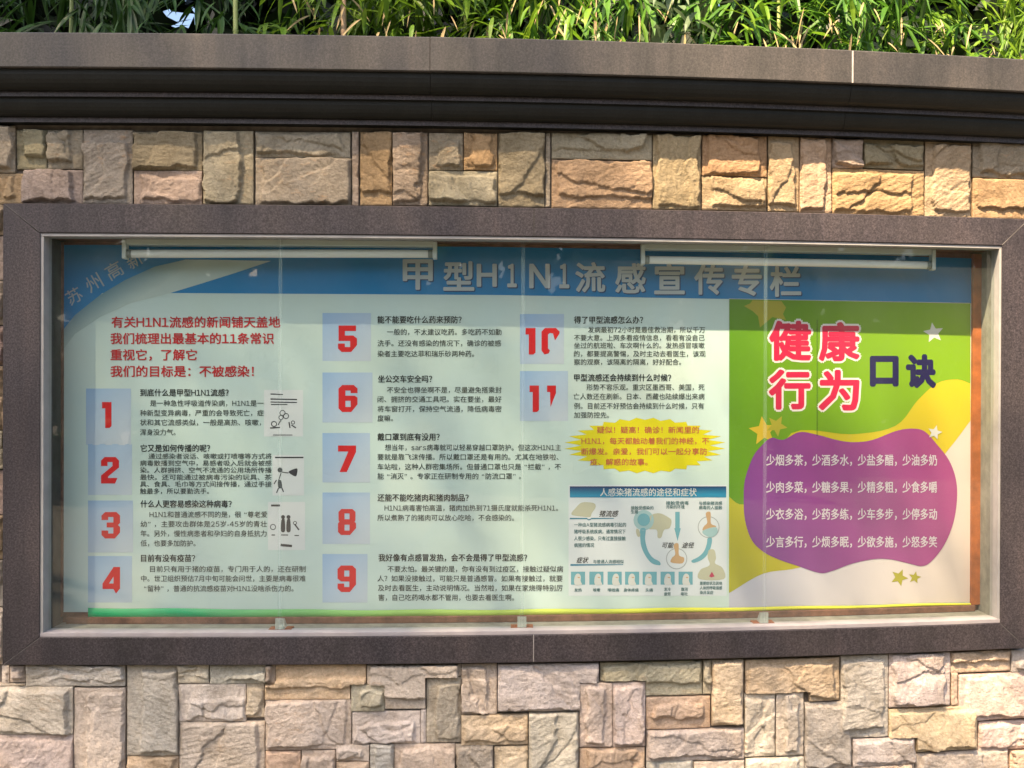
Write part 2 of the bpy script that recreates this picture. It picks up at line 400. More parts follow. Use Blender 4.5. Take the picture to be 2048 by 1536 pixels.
STONES = [
 ((0,1333,16,1368),'p'), ((16,1334,48,1367),'b'), ((49,1331,248,1374),'g'), ((-60,1368,48,1374),'b'), ((-60,1374,144,1471),'b'),
 ((-60,1471,144,1590),'b'), ((145,1377,248,1590),'p'), ((251,1332,355,1514),'g'), ((251,1515,355,1590),'o'),
 ((355,1330,417,1368),'b'), ((418,1331,531,1369),'g'), ((355,1369,491,1445),'w'), ((491,1369,527,1438),'b'),
 ((356,1445,528,1590),'p'), ((532,1330,550,1369),'d'),
 ([(550,1330),(732,1330),(732,1369),(700,1369),(700,1401),(528,1401),(528,1369),(550,1369)],'o'),
 ((529,1401,702,1502),'p'),
 ([(733,1330),(922,1330),(922,1354),(851,1354),(851,1420),(769,1420),(769,1370),(733,1370)],'b'),
 ((701,1370,769,1424),'t'), ((852,1355,922,1487),'d'), ((703,1424,841,1490),'w'), ((841,1421,852,1488),'g'),
 ((922,1329,994,1431),'p'), ([(995,1328),(1198,1328),(1198,1366),(1160,1366),(1160,1424),(995,1424)],'g'),
 ((922,1431,1056,1492),'o'), ((529,1504,600,1590),'r'), ((601,1503,670,1590),'p'), ((671,1491,738,1524),'p'),
 ((671,1525,738,1590),'y'), ((739,1490,787,1590),'g'), ((787,1489,910,1590),'b'), ((910,1489,987,1590),'d'),
 ((988,1494,1056,1590),'y'), ((1057,1426,1158,1590),'b'), ((1159,1367,1226,1496),'p'), ((1226,1366,1292,1496),'p'),
 ([(1201,1325),(1406,1325),(1406,1393),(1292,1393),(1292,1363),(1201,1363)],'t'),
 ((1407,1321,1424,1391),'t'), ((1293,1395,1422,1460),'o'), ((1424,1320,1488,1452),'y'),
 ([(1491,1318),(1681,1318),(1681,1404),(1620,1404),(1620,1386),(1491,1386)],'r'),
 ((1159,1497,1290,1590),'o'), ((1293,1460,1489,1522),'g'), ((1293,1523,1388,1590),'g'), ((1388,1523,1490,1590),'p'),
 ((1490,1388,1552,1516),'w'), ((1553,1387,1609,1513),'p'), ((1492,1517,1610,1590),'w'), ((1611,1406,1706,1540),'g'),
 ((1611,1541,1690,1590),'b'), ((1683,1311,1778,1477),'g'), ((1707,1477,1832,1532),'g'), ((1779,1307,1902,1414),'p'),
 ((1903,1303,2024,1346),'y'), ((1905,1347,1918,1412),'r'), ((1920,1347,2100,1440),'p'), ((2025,1300,2100,1345),'g'),
 ([(1779,1416),(1957,1416),(1957,1503),(1834,1503),(1834,1476),(1779,1476)],'y'),
 ((1960,1442,2100,1500),'p'), ((1833,1504,2020,1590),'b'), ((2022,1501,2100,1590),'o'), ((1691,1533,1832,1590),'b'),
 # upper band; golden stones towards the right paint in the sunlight
 ((-40,250,28,345),'b'), ((29,258,91,337),'t'), ((91,258,163,337),'g'), ((-40,345,43,407),'y'), ((44,338,163,407),'p'),
 ((164,258,264,407),'g'), ((265,262,403,340),'t'), ((266,340,403,408),'p'), ((405,260,506,408),'b'), ((509,262,700,314),'b'),
 ((509,314,702,410),'b'), ((703,262,717,410),'b'), ((719,262,784,410),'a'), ((785,262,855,410),'b'),
 ((857,265,926,340),'t'), ((927,265,995,340),'a'), ((857,341,995,411),'b'), ((996,264,1090,413),'t'), ((1091,264,1101,413),'b'),
 ((1103,266,1305,318),'b'), ((1103,319,1305,416),'y'), ((1306,268,1403,418),'y'), ((1405,270,1535,352),'a'),
 ((1405,352,1535,420),'y'), ((1537,272,1600,422),'y'), ((1601,274,1665,425),'y'), ((1666,276,1728,336),'b'), ((1729,278,1850,337),'t'),
 ((1666,338,1850,429),'a'), ((1852,282,1945,434),'y'), ((1947,284,2110,357),'t'), ((1947,358,2110,438),'a'),
 # thin strip left of the surround
 ((-60,408,6,470),'y'), ((-60,471,6,560),'p'), ((-60,561,6,650),'b'), ((-60,651,6,730),'p'), ((-60,731,6,860),'y'),
 ((-60,861,6,940),'b'), ((-60,941,6,1030),'p'), ((-60,1031,6,1120),'y'), ((-60,1121,6,1215),'g'), ((-60,1216,6,1331),'p'),
]
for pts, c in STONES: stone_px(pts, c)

# courses beyond the frame of the photograph, and down to the ground
def course_fill(x0, x1, z0, z1, rr):
    parts = []; z = z0
    while z < z1 - .03:
        h = min(rr.uniform(.09, .2), z1 - z)
        if z1 - z - h < .06: h = z1 - z
        x = x0
        while x < x1 - .02:
            wd = min(rr.uniform(.12, .42), x1 - x)
            if x1 - x - wd < .08: wd = x1 - x
            parts.append(stone_geo([(x + G, z + G), (x + wd - G, z + G), (x + wd - G, z + h - G), (x + G, z + h - G)], cell=.028))
            x += wd
        z += h
    return parts
rr = random.Random(5)
xa = px(-60, 900, -.02)[0]; xa2 = px(-40, 330, -.02)[0]; xb = px(2100, 1450, -.02)[0]; xb2 = px(2110, 350, -.02)[0]; zb = px(1000, 1590, -.02)[1]
zt_ = px(1000, 258, -.02)[1]
P_ = course_fill(-5.0, xa, GZ, zt_, rr) + course_fill(xb, 5.2, GZ, zt_, rr) + course_fill(xa, xb, GZ, zb, rr)
v, f = merge(*P_)
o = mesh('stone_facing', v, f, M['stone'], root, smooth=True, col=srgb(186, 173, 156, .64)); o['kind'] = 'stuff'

# coping of dark granite: a fascia slab over two stepped mouldings, in lengths with pale joints
def zat(vv, d): return px(1024, vv, d)[1]
z_f = zat(146, -.19)
prof_f = [(-.19, z_f + .004), (-.186, z_f), (-.155, z_f), (.21, z_f), (.21, ZC), (-.186, ZC), (-.19, ZC - .004)]
def quarter(d0, z0, d1, z1, n=6, convex=True):
    out = []
    for i in range(n + 1):
        t = i / n * math.pi / 2
        if convex: out.append((d0 + (d1 - d0) * (1 - math.cos(t)), z0 + (z1 - z0) * math.sin(t)))
        else: out.append((d0 + (d1 - d0) * math.sin(t), z0 + (z1 - z0) * (1 - math.cos(t))))
    return out
za, zb1, zb2, zc1, zc2 = z_f - .002, zat(196, -.11), zat(204, -.11), zat(246, -.045), zat(255, -.045)
prof_1 = quarter(-.172, za, -.118, zb1 + .004) + [(-.11, zb1 + .004), (-.11, zb2)]
prof_1 = prof_1 + quarter(-.098, zb2 - .002, -.052, zc1 + .003) + [(-.045, zc1 + .003), (-.045, zc2), (.0, zc2), (.0, za)]
prof_1 = prof_1[::-1]
cuts = [-6.0, -4.2, -2.25, px(860, 110, -.19)[0], px(1705, 140, -.19)[0], 2.95, 4.6, 6.0]
cuts = [-6.0, -4.0, px(-40, 100, -.19)[0], px(860, 110, -.19)[0], px(1705, 140, -.19)[0], 2.95, 4.6, 6.0]
for a, b in zip(cuts[:-1], cuts[1:]):
    jd, jz = random.uniform(-.002, .002), random.uniform(-.0015, .0015)
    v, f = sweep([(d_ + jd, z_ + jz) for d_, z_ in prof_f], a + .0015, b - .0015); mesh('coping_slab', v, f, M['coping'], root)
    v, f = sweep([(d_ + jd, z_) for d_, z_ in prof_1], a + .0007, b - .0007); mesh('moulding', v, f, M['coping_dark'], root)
for dd_, z0_, z1_ in ((-.1125, zb2 + .001, zb1 + .003), (-.0475, zc2 + .001, zc1 + .002)):  # lighter granite strips, painting the light caught along the moulding
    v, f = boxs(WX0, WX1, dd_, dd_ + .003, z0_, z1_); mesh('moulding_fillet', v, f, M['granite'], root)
for c in cuts[1:-1]:
    wh = abs(c - cuts[4]) < .01; wd = .0032 if wh else .0022
    v, f = boxs(c - wd, c + wd, -.1925 if wh else -.186, .205, z_f + .003, ZC - .003); mesh('joint', v, f, M['white_mortar'] if abs(c - cuts[4]) < .01 else M['mortar'], root)

# ------------------------------------------------------------------ display case set in the wall
case = empty('display_case', (.05, 0, IB))
tag(case, 'wide glazed notice case framed in dark granite, set into the stone wall', 'display case')
DF = -.05; ch = .004; mt = .0016
def mitre_w(z, side):          # x of the mitre line at height z
    if side < 0: t = (z - ZB) / (IB - ZB) if z < 1 else (ZT - z) / (ZT - IT); return XL + (IL - XL) * min(1, max(0, t))
    t = (z - ZB) / (IB - ZB) if z < 1 else (ZT - z) / (ZT - IT); return XR + (IR - XR) * min(1, max(0, t))
jt = px(1068, 440, DF)[0]; jb = px(1067, 1300, DF)[0]
def slab(prof, a, b): v, f = sweep(prof, a, b); return mesh('frame_slab', v, f, M['granite'], case)
pt = rect(DF, .011, IT, ZT, .003); pb = rect(DF, .011, ZB, IB, .003)
slab(pt, lambda d, z: mitre_w(z, -1) + mt, jt - mt); slab(pt, jt + mt, lambda d, z: mitre_w(z, 1) - mt)
slab(pb, lambda d, z: mitre_w(z, -1) + mt, jb - mt); slab(pb, jb + mt, lambda d, z: mitre_w(z, 1) - mt)
for s in (-1, 1):
    xo, xi = (XL, IL) if s < 0 else (XR, IR)
    m_ = mt * 1.2
    zo = [ZB + m_, ZT - m_]; zi = [IB + m_, IT - m_]
    V = []
    for d in (DF, .011):
        V += [(xo, d, zo[0]), (xo, d, zo[1]), (xi, d, zi[1]), (xi, d, zi[0])]
    fcs = [(0, 3, 2, 1), (4, 5, 6, 7), (0, 1, 5, 4), (1, 2, 6, 5), (2, 3, 7, 6), (3, 0, 4, 7)]
    if s > 0: fcs = [q[::-1] for q in fcs]
    mesh('frame_slab', V, fcs, M['granite'], case)
# pale joint filling in the mitres and straight joints
for c, z0, z1 in ((jt, IT, ZT), (jb, ZB, IB)):
    v, f = boxs(c - mt, c + mt, DF + .0008, .01, z0 + .002, z1 - .002); mesh('joint', v, f, M['white_mortar'] if c == jb else M['plaster_dark'], case)
for s in (-1, 1):
    for zo, zi in ((ZB, IB), (ZT, IT)):
        xo, xi = (XL, IL) if s < 0 else (XR, IR)
        e = .0021
        V = []
        for d in (DF + .0008, .01):
            V += [(xo - e * s * 0, d, zo), (xo - s * e, d, zo), (xi, d, zi + (e if zi > zo else -e) * 0), (xi - s * e, d, zi)]
        V = []
        for d in (DF - .0006, .01):
            sg = 1 if zi > zo else -1
            V += [(xo - s * .006, d, zo + sg * .002), (xi, d, zi - sg * .0055), (xi, d, zi - sg * .0015), (xo - s * .002, d, zo + sg * .002)]
        mesh('joint', V, [(0, 1, 2, 3), (7, 6, 5, 4), (0, 4, 5, 1), (1, 5, 6, 2), (2, 6, 7, 3), (3, 7, 4, 0)], M['mitre_grout'], case)
# pale trim lining the opening
tw = .017
v, f = boxs(IL, IR, DF + .006, .03, IT - .012, IT - .0005, .001); mesh('trim', v, f, M['trim'], case)
v, f = boxs(IL, IR, DF + .004, .03, IB + .0005, IB + .016, .001); mesh('trim', v, f, plain('sill_trim', (.36, .33, .33), .6, .3, var=.15, vscale=9), case)
v, f = boxs(IL + .0005, IL + .012, DF + .006, .03, IB + .0165, IT - .0125); mesh('trim', v, f, M['trim'], case)
v, f = boxs(IR - .010, IR - .0005, DF + .006, .03, IB + .0165, IT - .0125); mesh('trim', v, f, M['trim'], case)
# recess lining
OL, OR_, OB, OT = IL + .0, IR - .0, IB + .0, IT - .0
v, f = boxs(IL - .008, IR + .008, .031, DR + .02, IT - .006, IT + .008); mesh('ceiling_panel', v, f, M['wood_dull'], case)
v, f = boxs(IL - .008, IR + .008, .031, DR + .02, IB - .008, IB + .010); mesh('floor_panel', v, f, M['plaster'], case)
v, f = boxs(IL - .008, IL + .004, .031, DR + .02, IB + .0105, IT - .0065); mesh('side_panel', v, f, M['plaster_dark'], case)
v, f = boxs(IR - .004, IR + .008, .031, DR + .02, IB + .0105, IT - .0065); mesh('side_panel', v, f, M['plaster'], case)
v, f = boxs(IL + .0045, IR - .0045, DR, DR + .018, IB + .0105, IT - .0065); mesh('back_board', v, f, M['wood_dull'], case)
# narrow wooden battens round the board
xl = px(126, 860, DR - .02)[0]; xr = px(1943, 860, DR - .02)[0]; zbt = px(1024, 1232, DR - .03)[1]; ztp = px(1024, 496, DR)[1]
v, f = boxs(IL + .03, IR - .03, DR - .03, DR - .001, IB + .0108, zbt, .002); mesh('batten', v, f, M['wood_dull'], case)
v, f = boxs(xr + .004, xr + .045, DR - .022, DR - .001, zbt + .001, IT - .012, .002); mesh('batten', v, f, M['wood'], case)
v, f = boxs(xl - .045, xl - .004, DR - .022, DR - .001, zbt + .001, IT - .012, .002); mesh('batten', v, f, M['wood_dull'], case)
# four glass panes butted edge to edge
seams = [px(u, 900, 0)[0] for u in (560, 1045, 1530)]
xs_ = [IL + .013] + seams + [IR - .011]
for a, b in zip(xs_[:-1], xs_[1:]):
    V = []; Fc = []; n = 10
    for i in range(n + 1):
        x = a + .0015 + (b - a - .003) * i / n; V += [(x, .0, IB + .0165), (x, .0, IT - .0125)]
    for i in range(n): Fc.append((2 * i, 2 * i + 2, 2 * i + 3, 2 * i + 1))
    mesh('glass_pane', V, Fc, M['glass'], case)
m, n, b = newmat('glass_edge'); b.inputs['Base Color'].default_value = (.45, .58, .52, 1); b.inputs['Roughness'].default_value = .2; b.inputs['Alpha'].default_value = .06
for s in seams:
    v, f = boxs(s - .007, s + .007, -.0008, .0008 + .003, IB + .0165, IT - .0125); mesh('seam_strip', v, f, m, case)
    # clouded clip with a rusty foot
    v, f = sweep([(.002, IB + .018), (.05, IB + .018), (.05, IB + .026), (.012, IB + .060), (.004, IB + .060)], s - .018, s + .018, .02)
    foot = boxs(s - .045, s + .045, .004, .06, IB + .0105, IB + .0175, .001)
    k = mesh('glass_clip', v, f, M['clear_plastic'], case); mesh('clip_foot', *foot, M['rust'], k)

# ------------------------------------------------------------------ poster
DP = DR - .002
PO = empty('poster', (0, float(bend(0)) + DP, 1.2))
tag(PO, 'long health poster with blue title band, numbered tips and green end panel', 'poster')
PK = .68
def pmat(name, c, rough=.45): return plain(name, tuple(q * PK for q in c), rough, .25)
def pix_mesh(name, UV, faces, d, mat, parent):
    UV = np.array(UV, float)
    if np.ptp(UV[:, 0]) > 40:                          # cut into narrow slices so that the print follows the curve
        bm = bmesh.new(); vs = [bm.verts.new((a / 100, b / 100, 0)) for a, b in UV]
        for q in faces:
            try: bm.faces.new([vs[i] for i in q])
            except ValueError: pass
        for c in np.arange(UV[:, 0].min() + 25, UV[:, 0].max(), 25):
            bmesh.ops.bisect_plane(bm, geom=bm.verts[:] + bm.edges[:] + bm.faces[:], plane_co=(c / 100, 0, 0), plane_no=(1, 0, 0))
        bm.verts.index_update(); UV = np.array([v.co[:2] for v in bm.verts]) * 100
        faces = [tuple(v.index for v in f.verts) for f in bm.faces]; bm.free()
    x, z = unproj(UV[:, 0], UV[:, 1], d)
    return mesh(name, np.stack([x, np.full_like(x, d), z], -1), faces, mat, parent)

def strip(name, top, bot, u0, u1, d, mat, parent, n=24):
    """sheet between two pixel curves top(u), bot(u)"""
    V = []; Fc = []
    for i in range(n + 1):
        u = u0 + (u1 - u0) * i / n; V += [(u, bot(u)), (u, top(u))]
    for i in range(n): Fc.append((2 * i, 2 * i + 2, 2 * i + 3, 2 * i + 1))
    return pix_mesh(name, V, Fc, d, mat, parent)

def fill(loops, resample=None):
    """filled outline(s) with holes -> verts, faces"""
    c = bpy.data.curves.new('outline', 'CURVE'); c.dimensions = '2D'; c.fill_mode = 'BOTH'
    for L in loops:
        s = c.splines.new('POLY'); s.points.add(len(L) - 1)
        for p, (a, b) in zip(s.points, L): p.co = (a, b, 0, 1)
        s.use_cyclic_u = True
    o = bpy.data.objects.new('outline', c); me = bpy.data.meshes.new_from_object(o)
    V = np.array([v.co[:2] for v in me.vertices]); Fc = [tuple(p.vertices) for p in me.polygons]
    bpy.data.objects.remove(o); bpy.data.curves.remove(c); bpy.data.meshes.remove(me); return V, Fc

def smooth_loop(P, k=6):
    out = []; n = len(P)
    for i in range(n):
        p0, p1, p2, p3 = (np.array(P[(i + j) % n], float) for j in (-1, 0, 1, 2))
        for s in range(k):
            t = s / k
            out.append(tuple(.5 * ((2 * p1) + (-p0 + p2) * t + (2 * p0 - 5 * p1 + 4 * p2 - p3) * t * t + (-p0 + 3 * p1 - 3 * p2 + p3) * t ** 3)))
    return out

def shape(name, loops, d, mat, parent, sm=0):
    """filled print shape given in photo pixels"""
    if sm: loops = [smooth_loop(L, sm) for L in loops]
    loops = [[((a - 1000) / 100, (b - 800) / 100) for a, b in L] for L in loops]
    V, Fc = fill(loops); V = V * 100 + np.array([1000, 800])
    return pix_mesh(name, V, Fc, d, mat, parent)

TXT = {}
def one_glyph(ch_):
    if ch_ not in TXT:
        c = bpy.data.curves.new('t', 'FONT'); c.body = ch_; c.resolution_u = 2
        o = bpy.data.objects.new('t', c); me = bpy.data.meshes.new_from_object(o)
        V = np.array([v.co[:2] for v in me.vertices]).reshape(-1, 2); Fc = [tuple(p.vertices) for p in me.polygons]
        bpy.data.objects.remove(o); bpy.data.curves.remove(c); bpy.data.meshes.remove(me); TXT[ch_] = (V, Fc)
    return TXT[ch_]

def glyphs(s, shear=0.0):
    """letters set one after another; latin letters and digits in the wide forms of the same face, closed up"""
    VV = []; FF = []; x = 0.0; n = 0
    for ch_ in s:
        lat = 0x21 <= ord(ch_) < 0x7f and ch_ not in '-'
        V, Fc = one_glyph(chr(ord(ch_) + 0xfee0) if lat else ch_)
        if not len(V): x += .5; continue
        V = V.copy()
        if lat or ch_ == '-':
            w_ = np.ptp(V[:, 0]); V[:, 0] += x + .05 - V[:, 0].min(); x += w_ + .11
        elif ch_ in '“”':
            V[:, 0] += x + (.45 if ch_ == '“' else .1) - V[:, 0].min(); x += .9
        else: V[:, 0] += x; x += 1.0
        VV.append(V); FF += [tuple(q + n for q in f_) for f_ in Fc]; n += len(V)
    V = np.concatenate(VV); V[:, 0] += shear * V[:, 1]
    return V, FF

def text(s, u0, u1, vc, h, mat, parent, name='lettering', d=None, offset=0.0, fat=0.0, fitbox=False, rot=0.0, slope=0.0, shear=0.0):
    """lettering fitted between u0 and u1, line centre vc, character height h (photo pixels)"""
    d = DT if d is None else d
    if s == '1' and fitbox and False: V, Fc = np.array([(0, .52), (.36, .73), (.36, .6), (.36, 0), (.62, 0), (.62, .73)]), [(3, 4, 5, 1, 2), (0, 2, 1)]
    else: V, Fc = glyphs(s, shear)
    fat = fat or offset * .022
    x0, x1 = V[:, 0].min(), V[:, 0].max()
    if fitbox: y0, y1 = V[:, 1].min(), V[:, 1].max()
    else: y0, y1 = -.08, .84
    U = u0 + (V[:, 0] - x0) / (x1 - x0) * (u1 - u0); Vv = vc - ((V[:, 1] - (y0 + y1) / 2) / (y1 - y0)) * h
    if rot:
        cu, cv = (u0 + u1) / 2, vc; a = math.radians(rot); du, dv = U - cu, Vv - cv
        U = cu + du * math.cos(a) + dv * math.sin(a); Vv = cv - du * math.sin(a) + dv * math.cos(a)
    Vv = Vv + (U - u0) * slope
    X, Z = unproj(U, Vv, d)
    copies = [(0, 0)]; NF = 10 if fat > .002 else 4
    if fat:
        copies = [(fat * math.cos(t * math.tau / 10), fat * math.sin(t * math.tau / 10)) for t in range(NF)] + [(0, 0)]
    parts = []
    for k, (a, b) in enumerate(copies):
        parts.append((np.stack([X + a, np.full_like(X, d + k * 2e-5), Z + b], -1), Fc))
    Vm, Fm = merge(*parts)
    o = mesh(name, Vm, Fm, mat, parent)
    if len(s) > 1: o['kind'] = 'stuff'
    return o

D0, D1, D2, D3, D4, D5 = DP, DP - .0006, DP - .0012, DP - .0018, DP - .0024, DP - .0030
DT = D3
# sheet
ptop = lambda u: np.interp(u, [122, 500, 1000, 1400, 1700, 1945], [490, 490, 494, 501, 509, 517])
pbot = lambda u: np.interp(u, [122, 700, 1000, 1300, 1600, 1945], [1224, 1226, 1224, 1220, 1215, 1206])
m, n, b = newmat('poster_paper'); b.inputs['Roughness'].default_value = .38; b.inputs['Specular IOR Level'].default_value = .3
t = noise_node(n, 1.7, 3, .5); r = ramp(n, [(.3, (.46, .56, .52)), (.5, (.46, .57, .56)), (.7, (.52, .59, .54))])
n.links.new(t.outputs[0], r.inputs[0]); n.links.new(r.outputs[0], b.inputs['Base Color'])
wv = noise_node(n, 1.1, 2, .5, vec_scale=(2.4, 1, .7)); bump(n, b, wv.outputs[0], .5, .012)
strip('sheet', ptop, pbot, 122, 1943, D0, m, PO, 40)
# blue title band
hb = lambda u: np.interp(u, [122, 340, 1000, 1460, 1943], [586, 586, 590, 598, 607])
BLUE = grad_mat('title_blue', (.0, .25, .60), (.0, .21, .52), (1, 0), -1.8, 0, 3.8)
strip('title_band', ptop, hb, 122, 1943, D1, BLUE, PO, 30)
PALE = pmat('pale_teal_print', (.20, .34, .36)); PALER = pmat('pale_sheet_print', (.42, .52, .48)); NAVY = pmat('navy_print', (.006, .055, .17))
# sweeping pale arc across the left of the band
c1 = [(122, 665), (150, 630), (200, 590), (250, 560), (310, 533), (372, 519)]
xx, zz = px(230, 560, D2)
SWO = grad_mat('swoosh_print', (.09, .26, .36), (.62, .74, .70), (.55, -.84), xx, zz, .12)
shape('swoosh', [c1 + [(455, 520), (542, 522), (470, 546), (400, 568), (334, 588), (262, 606), (200, 634), (150, 668), (122, 705)]], D2, SWO, PO)
shape('corner_tint', [[(122, 584), (207, 584), (200, 590), (150, 630), (122, 665)]], D2 - .0003, BLUE, PO)
SILV = pmat('silver_print', (.56, .62, .64)); BLK = pmat('black_print', (.03, .035, .035)); DARK = pmat('body_print', (.07, .085, .08))
RED = pmat('red_print', (.60, .02, .03)); REDN = pmat('number_red', (.72, .006, .012)); WHT = pmat('white_print', (.76, .77, .76))
for ch_, u, v_, h in (('苏', 148, 592, 30), ('州', 187, 566, 32), ('高', 228, 541, 32), ('新', 268, 520, 30)):
    text(ch_, u - h / 2, u + h / 2, v_, h, pmat('ghost_print', (.50, .56, .58)), PO, rot=30, fat=.0008, fitbox=True)
for ch_, a, b_, vt, vb in (('甲', 807, 864, 520, 578), ('型', 888, 947, 524, 580), ('H', 955, 992, 529, 572), ('1', 1016, 1032, 529, 573), ('N', 1060, 1098, 529, 575),
                           ('1', 1120, 1137, 529, 575), ('流', 1152, 1209, 526, 583), ('感', 1232, 1290, 528, 585), ('宣', 1310, 1368, 528, 587), ('传', 1390, 1447, 530, 588),
                           ('专', 1465, 1522, 532, 590), ('栏', 1541, 1601, 534, 592)):
    vc = (vt + vb) / 2; hh = vb - vt
    text(ch_, a + 1.6, b_ + 1.6, vc + 1.6, hh, NAVY if ch_ not in '1HN' else NAVY, PO, d=D3, fitbox=True, offset=.0, fat=.0050, name='title_outline')
    text(ch_, a, b_, vc, hh, SILV, PO, d=D4, fitbox=True, offset=.0, fat=.0034, name='title_character')

for s, u0, u1, vc in (('有关H1N1流感的新闻铺天盖地', 223, 560, 644.6), ('我们梳理出最基本的11条常识', 221, 547, 677.4), ('重视它，了解它', 221, 393, 710), ('我们的目标是：不被感染！', 221, 507, 743)):
    text(s, u0, u1, vc, 22, RED, PO, offset=.012, fat=.0017)

NUM = {'8': [[(6,0),(24,0),(36,14),(36,24),(33,27),(35,30),(35,47),(29,53),(7,53),(1,47),(1,30),(3,27),(0,24),(0,6)], [(13,32),(23,32),(23,44),(13,44)], [(13,9),(23,9),(23,21),(13,21)]],
 '6': [[(7,0),(24,0),(36,15),(36,28),(31,32),(13,32),(13,42),(23,42),(23,37),(36,37),(36,46),(29,53),(7,53),(0,46),(0,7)], [(13,10),(23,10),(23,22),(13,22)]],
 '9': [[(7,53),(29,53),(36,46),(36,15),(24,0),(7,0),(0,7),(0,17),(13,17),(13,10),(23,10),(23,21),(7,21),(0,27),(0,46)], [(13,31),(23,31),(23,43),(13,43)]],
 '5': [[(1,53),(34,53),(34,42),(13,42),(13,33),(29,33),(36,27),(36,14),(25,0),(7,0),(0,7),(0,17),(13,17),(13,10),(23,10),(23,22),(1,22)]],
 '7': [[(0,53),(35,53),(35,40),(17,0),(3,0),(20,41),(0,41)]],
 '4': [[(22,53),(35,53),(35,10),(27,0),(22,9),(0,9),(0,20)], [(22,20),(22,34),(13,20)]],
 '3': [[(7,53),(29,53),(36,46),(36,31),(32,27),(36,23),(36,12),(26,0),(7,0),(0,7),(0,16),(13,16),(13,10),(23,10),(23,22),(10,22),(10,32),(23,32),(23,43),(13,43),(13,37),(0,37),(0,46)]],
 '2': [[(7,53),(29,53),(36,46),(36,32),(14,14),(14,11),(33,11),(28,0),(0,0),(0,16),(23,35),(23,43),(13,43),(13,35),(0,35),(0,46)]],
 '1': [[(0,53),(18,53),(18,4),(14,0),(6,0),(6,40),(0,40)]],
 '0': [[(6,0),(14,2),(17,8),(13,12),(13,40),(17,43),(23,42),(24,38),(27,28),(36,42),(36,46),(29,53),(7,53),(0,46),(0,8)]],
 'c': [[(0,53),(18,53),(18,38),(7,10),(6,40),(0,40)]]}
tiles = [((172, 777, 262, 890), [('1', 204, 223, 804, 856)]), ((176, 888, 264, 990), [('2', 202, 238, 914, 967)]), ((176, 1001, 266, 1105), [('3', 203, 240, 1024, 1077)]),
 ((176, 1112, 264, 1205), [('4', 205, 240, 1134, 1187)]), ((645, 626, 742, 722), [('5', 676, 714, 651, 704)]), ((645, 745, 745, 845), [('6', 677, 715, 770, 824)]),
 ((645, 866, 740, 965), [('7', 676, 712, 891, 944)]), ((645, 985, 740, 1088), [('8', 676, 712, 1018, 1070)]), ((645, 1108, 735, 1205), [('9', 675, 712, 1131, 1184)]),
 ((1040, 628, 1128, 728), [('1', 1051, 1071, 656, 709), ('0', 1083, 1119, 656, 709)]), ((1040, 742, 1136, 842), [('1', 1059, 1078, 771, 824), ('c', 1094, 1112, 771, 824)])]
for (u0, v0, u1, v1), ds in tiles:
    xx, zz = px(u0, v0, D1); x2, z2 = px(u1, v1, D1)
    gm = grad_mat('tile_print', (.38, .58, .88), (.64, .72, .82), (.72, -.72), xx, zz, .26)
    t_ = shape('number_tile', [[(u0, v0), (u1, v0), (u1, v1), (u0, v1)]], D1, gm, PO)
    for g_, a, b_, va, vb in ds:
        L = NUM[g_]; mx_ = max(p[0] for q in L for p in q)
        shape('numeral', [[(a + p[0] / mx_ * (b_ - a), vb - p[1] / 53 * (vb - va)) for p in q] for q in L], D2, REDN, t_)

def heading(s, u0, u1, vc): text(s, u0, u1, vc, 14.5, BLK, PO, name='heading', offset=.01, fat=.0009)
def body(lines):
    for s, u0, u1, vc, *hh in lines: text(s, u0, u1, vc, hh[0] if hh else 12.5, DARK, PO, name='text_line', offset=.014)
heading('到底什么是甲型H1N1流感？', 280, 457, 785.4)
body([('是一种急性呼吸道传染病，H1N1是一', 300, 527, 806.5), ('种新型变异病毒，严重的会导致死亡，症', 280, 527, 826), ('状和其它流感类似，一般是高热、咳嗽，', 280, 522, 845), ('浑身没力气。', 280, 351, 864.5)])
heading('它又是如何传播的呢？', 281, 420, 896.5)
body([('通过感染者说话、咳嗽或打喷嚏等方式将', 297, 543, 912.5, 11.5), ('病毒散播到空气中，易感者吸入后就会被感', 280, 543, 926.3, 11.5), ('染。人群拥挤、空气不流通的公用场所传播', 280, 543, 940.3, 11.5),
      ('最快。还可能通过被病毒污染的玩具、茶', 280, 543, 954.5, 11.5), ('具、食具、毛巾等方式间接传播，通过手接', 280, 543, 968.3, 11.5), ('触最多，所以要勤洗手。', 280, 418, 982.3, 11.5)])
heading('什么人更容易感染这种病毒？', 281, 463, 1008)
body([('H1N1和普通流感不同的是，很“尊老爱', 299, 534, 1029), ('幼”，主要攻击群体是25岁-45岁的青壮', 281, 534, 1048), ('年。另外，慢性病患者和孕妇的自身抵抗力', 281, 533, 1067), ('低，也要多加防护。', 281, 391, 1086.5)])
heading('目前有没有疫苗？', 282, 390, 1116.5)
body([('目前只有用于猪的疫苗，专门用于人的，还在研制', 300, 611, 1138), ('中。世卫组织预估7月中旬可能会问世，主要是病毒很难', 282, 611, 1157), ('“留种”，普通的抗流感疫苗对H1N1没啥杀伤力的。', 288, 587, 1177)])
heading('能不能要吃什么药来预防？', 755, 923, 639.5)
body([('一般的，不太建议吃药。多吃药不如勤', 774, 1003, 664), ('洗手。还没有感染的情况下，确诊的被感', 755, 1002, 686.5), ('染者主要吃达菲和瑞乐砂两种药。', 755, 948, 707.5)])
heading('坐公交车安全吗？', 756, 864, 758)
body([('不安全也得坐啊不是，尽量避免搭乘封', 774, 1003, 780), ('闭、拥挤的交通工具吧。实在要坐，最好', 755, 1003, 798.5), ('将车窗打开，保持空气流通，降低病毒密', 755, 1003, 818), ('度嘛。', 755, 786, 836.5)])
heading('戴口罩到底有没用？', 755, 879, 874)
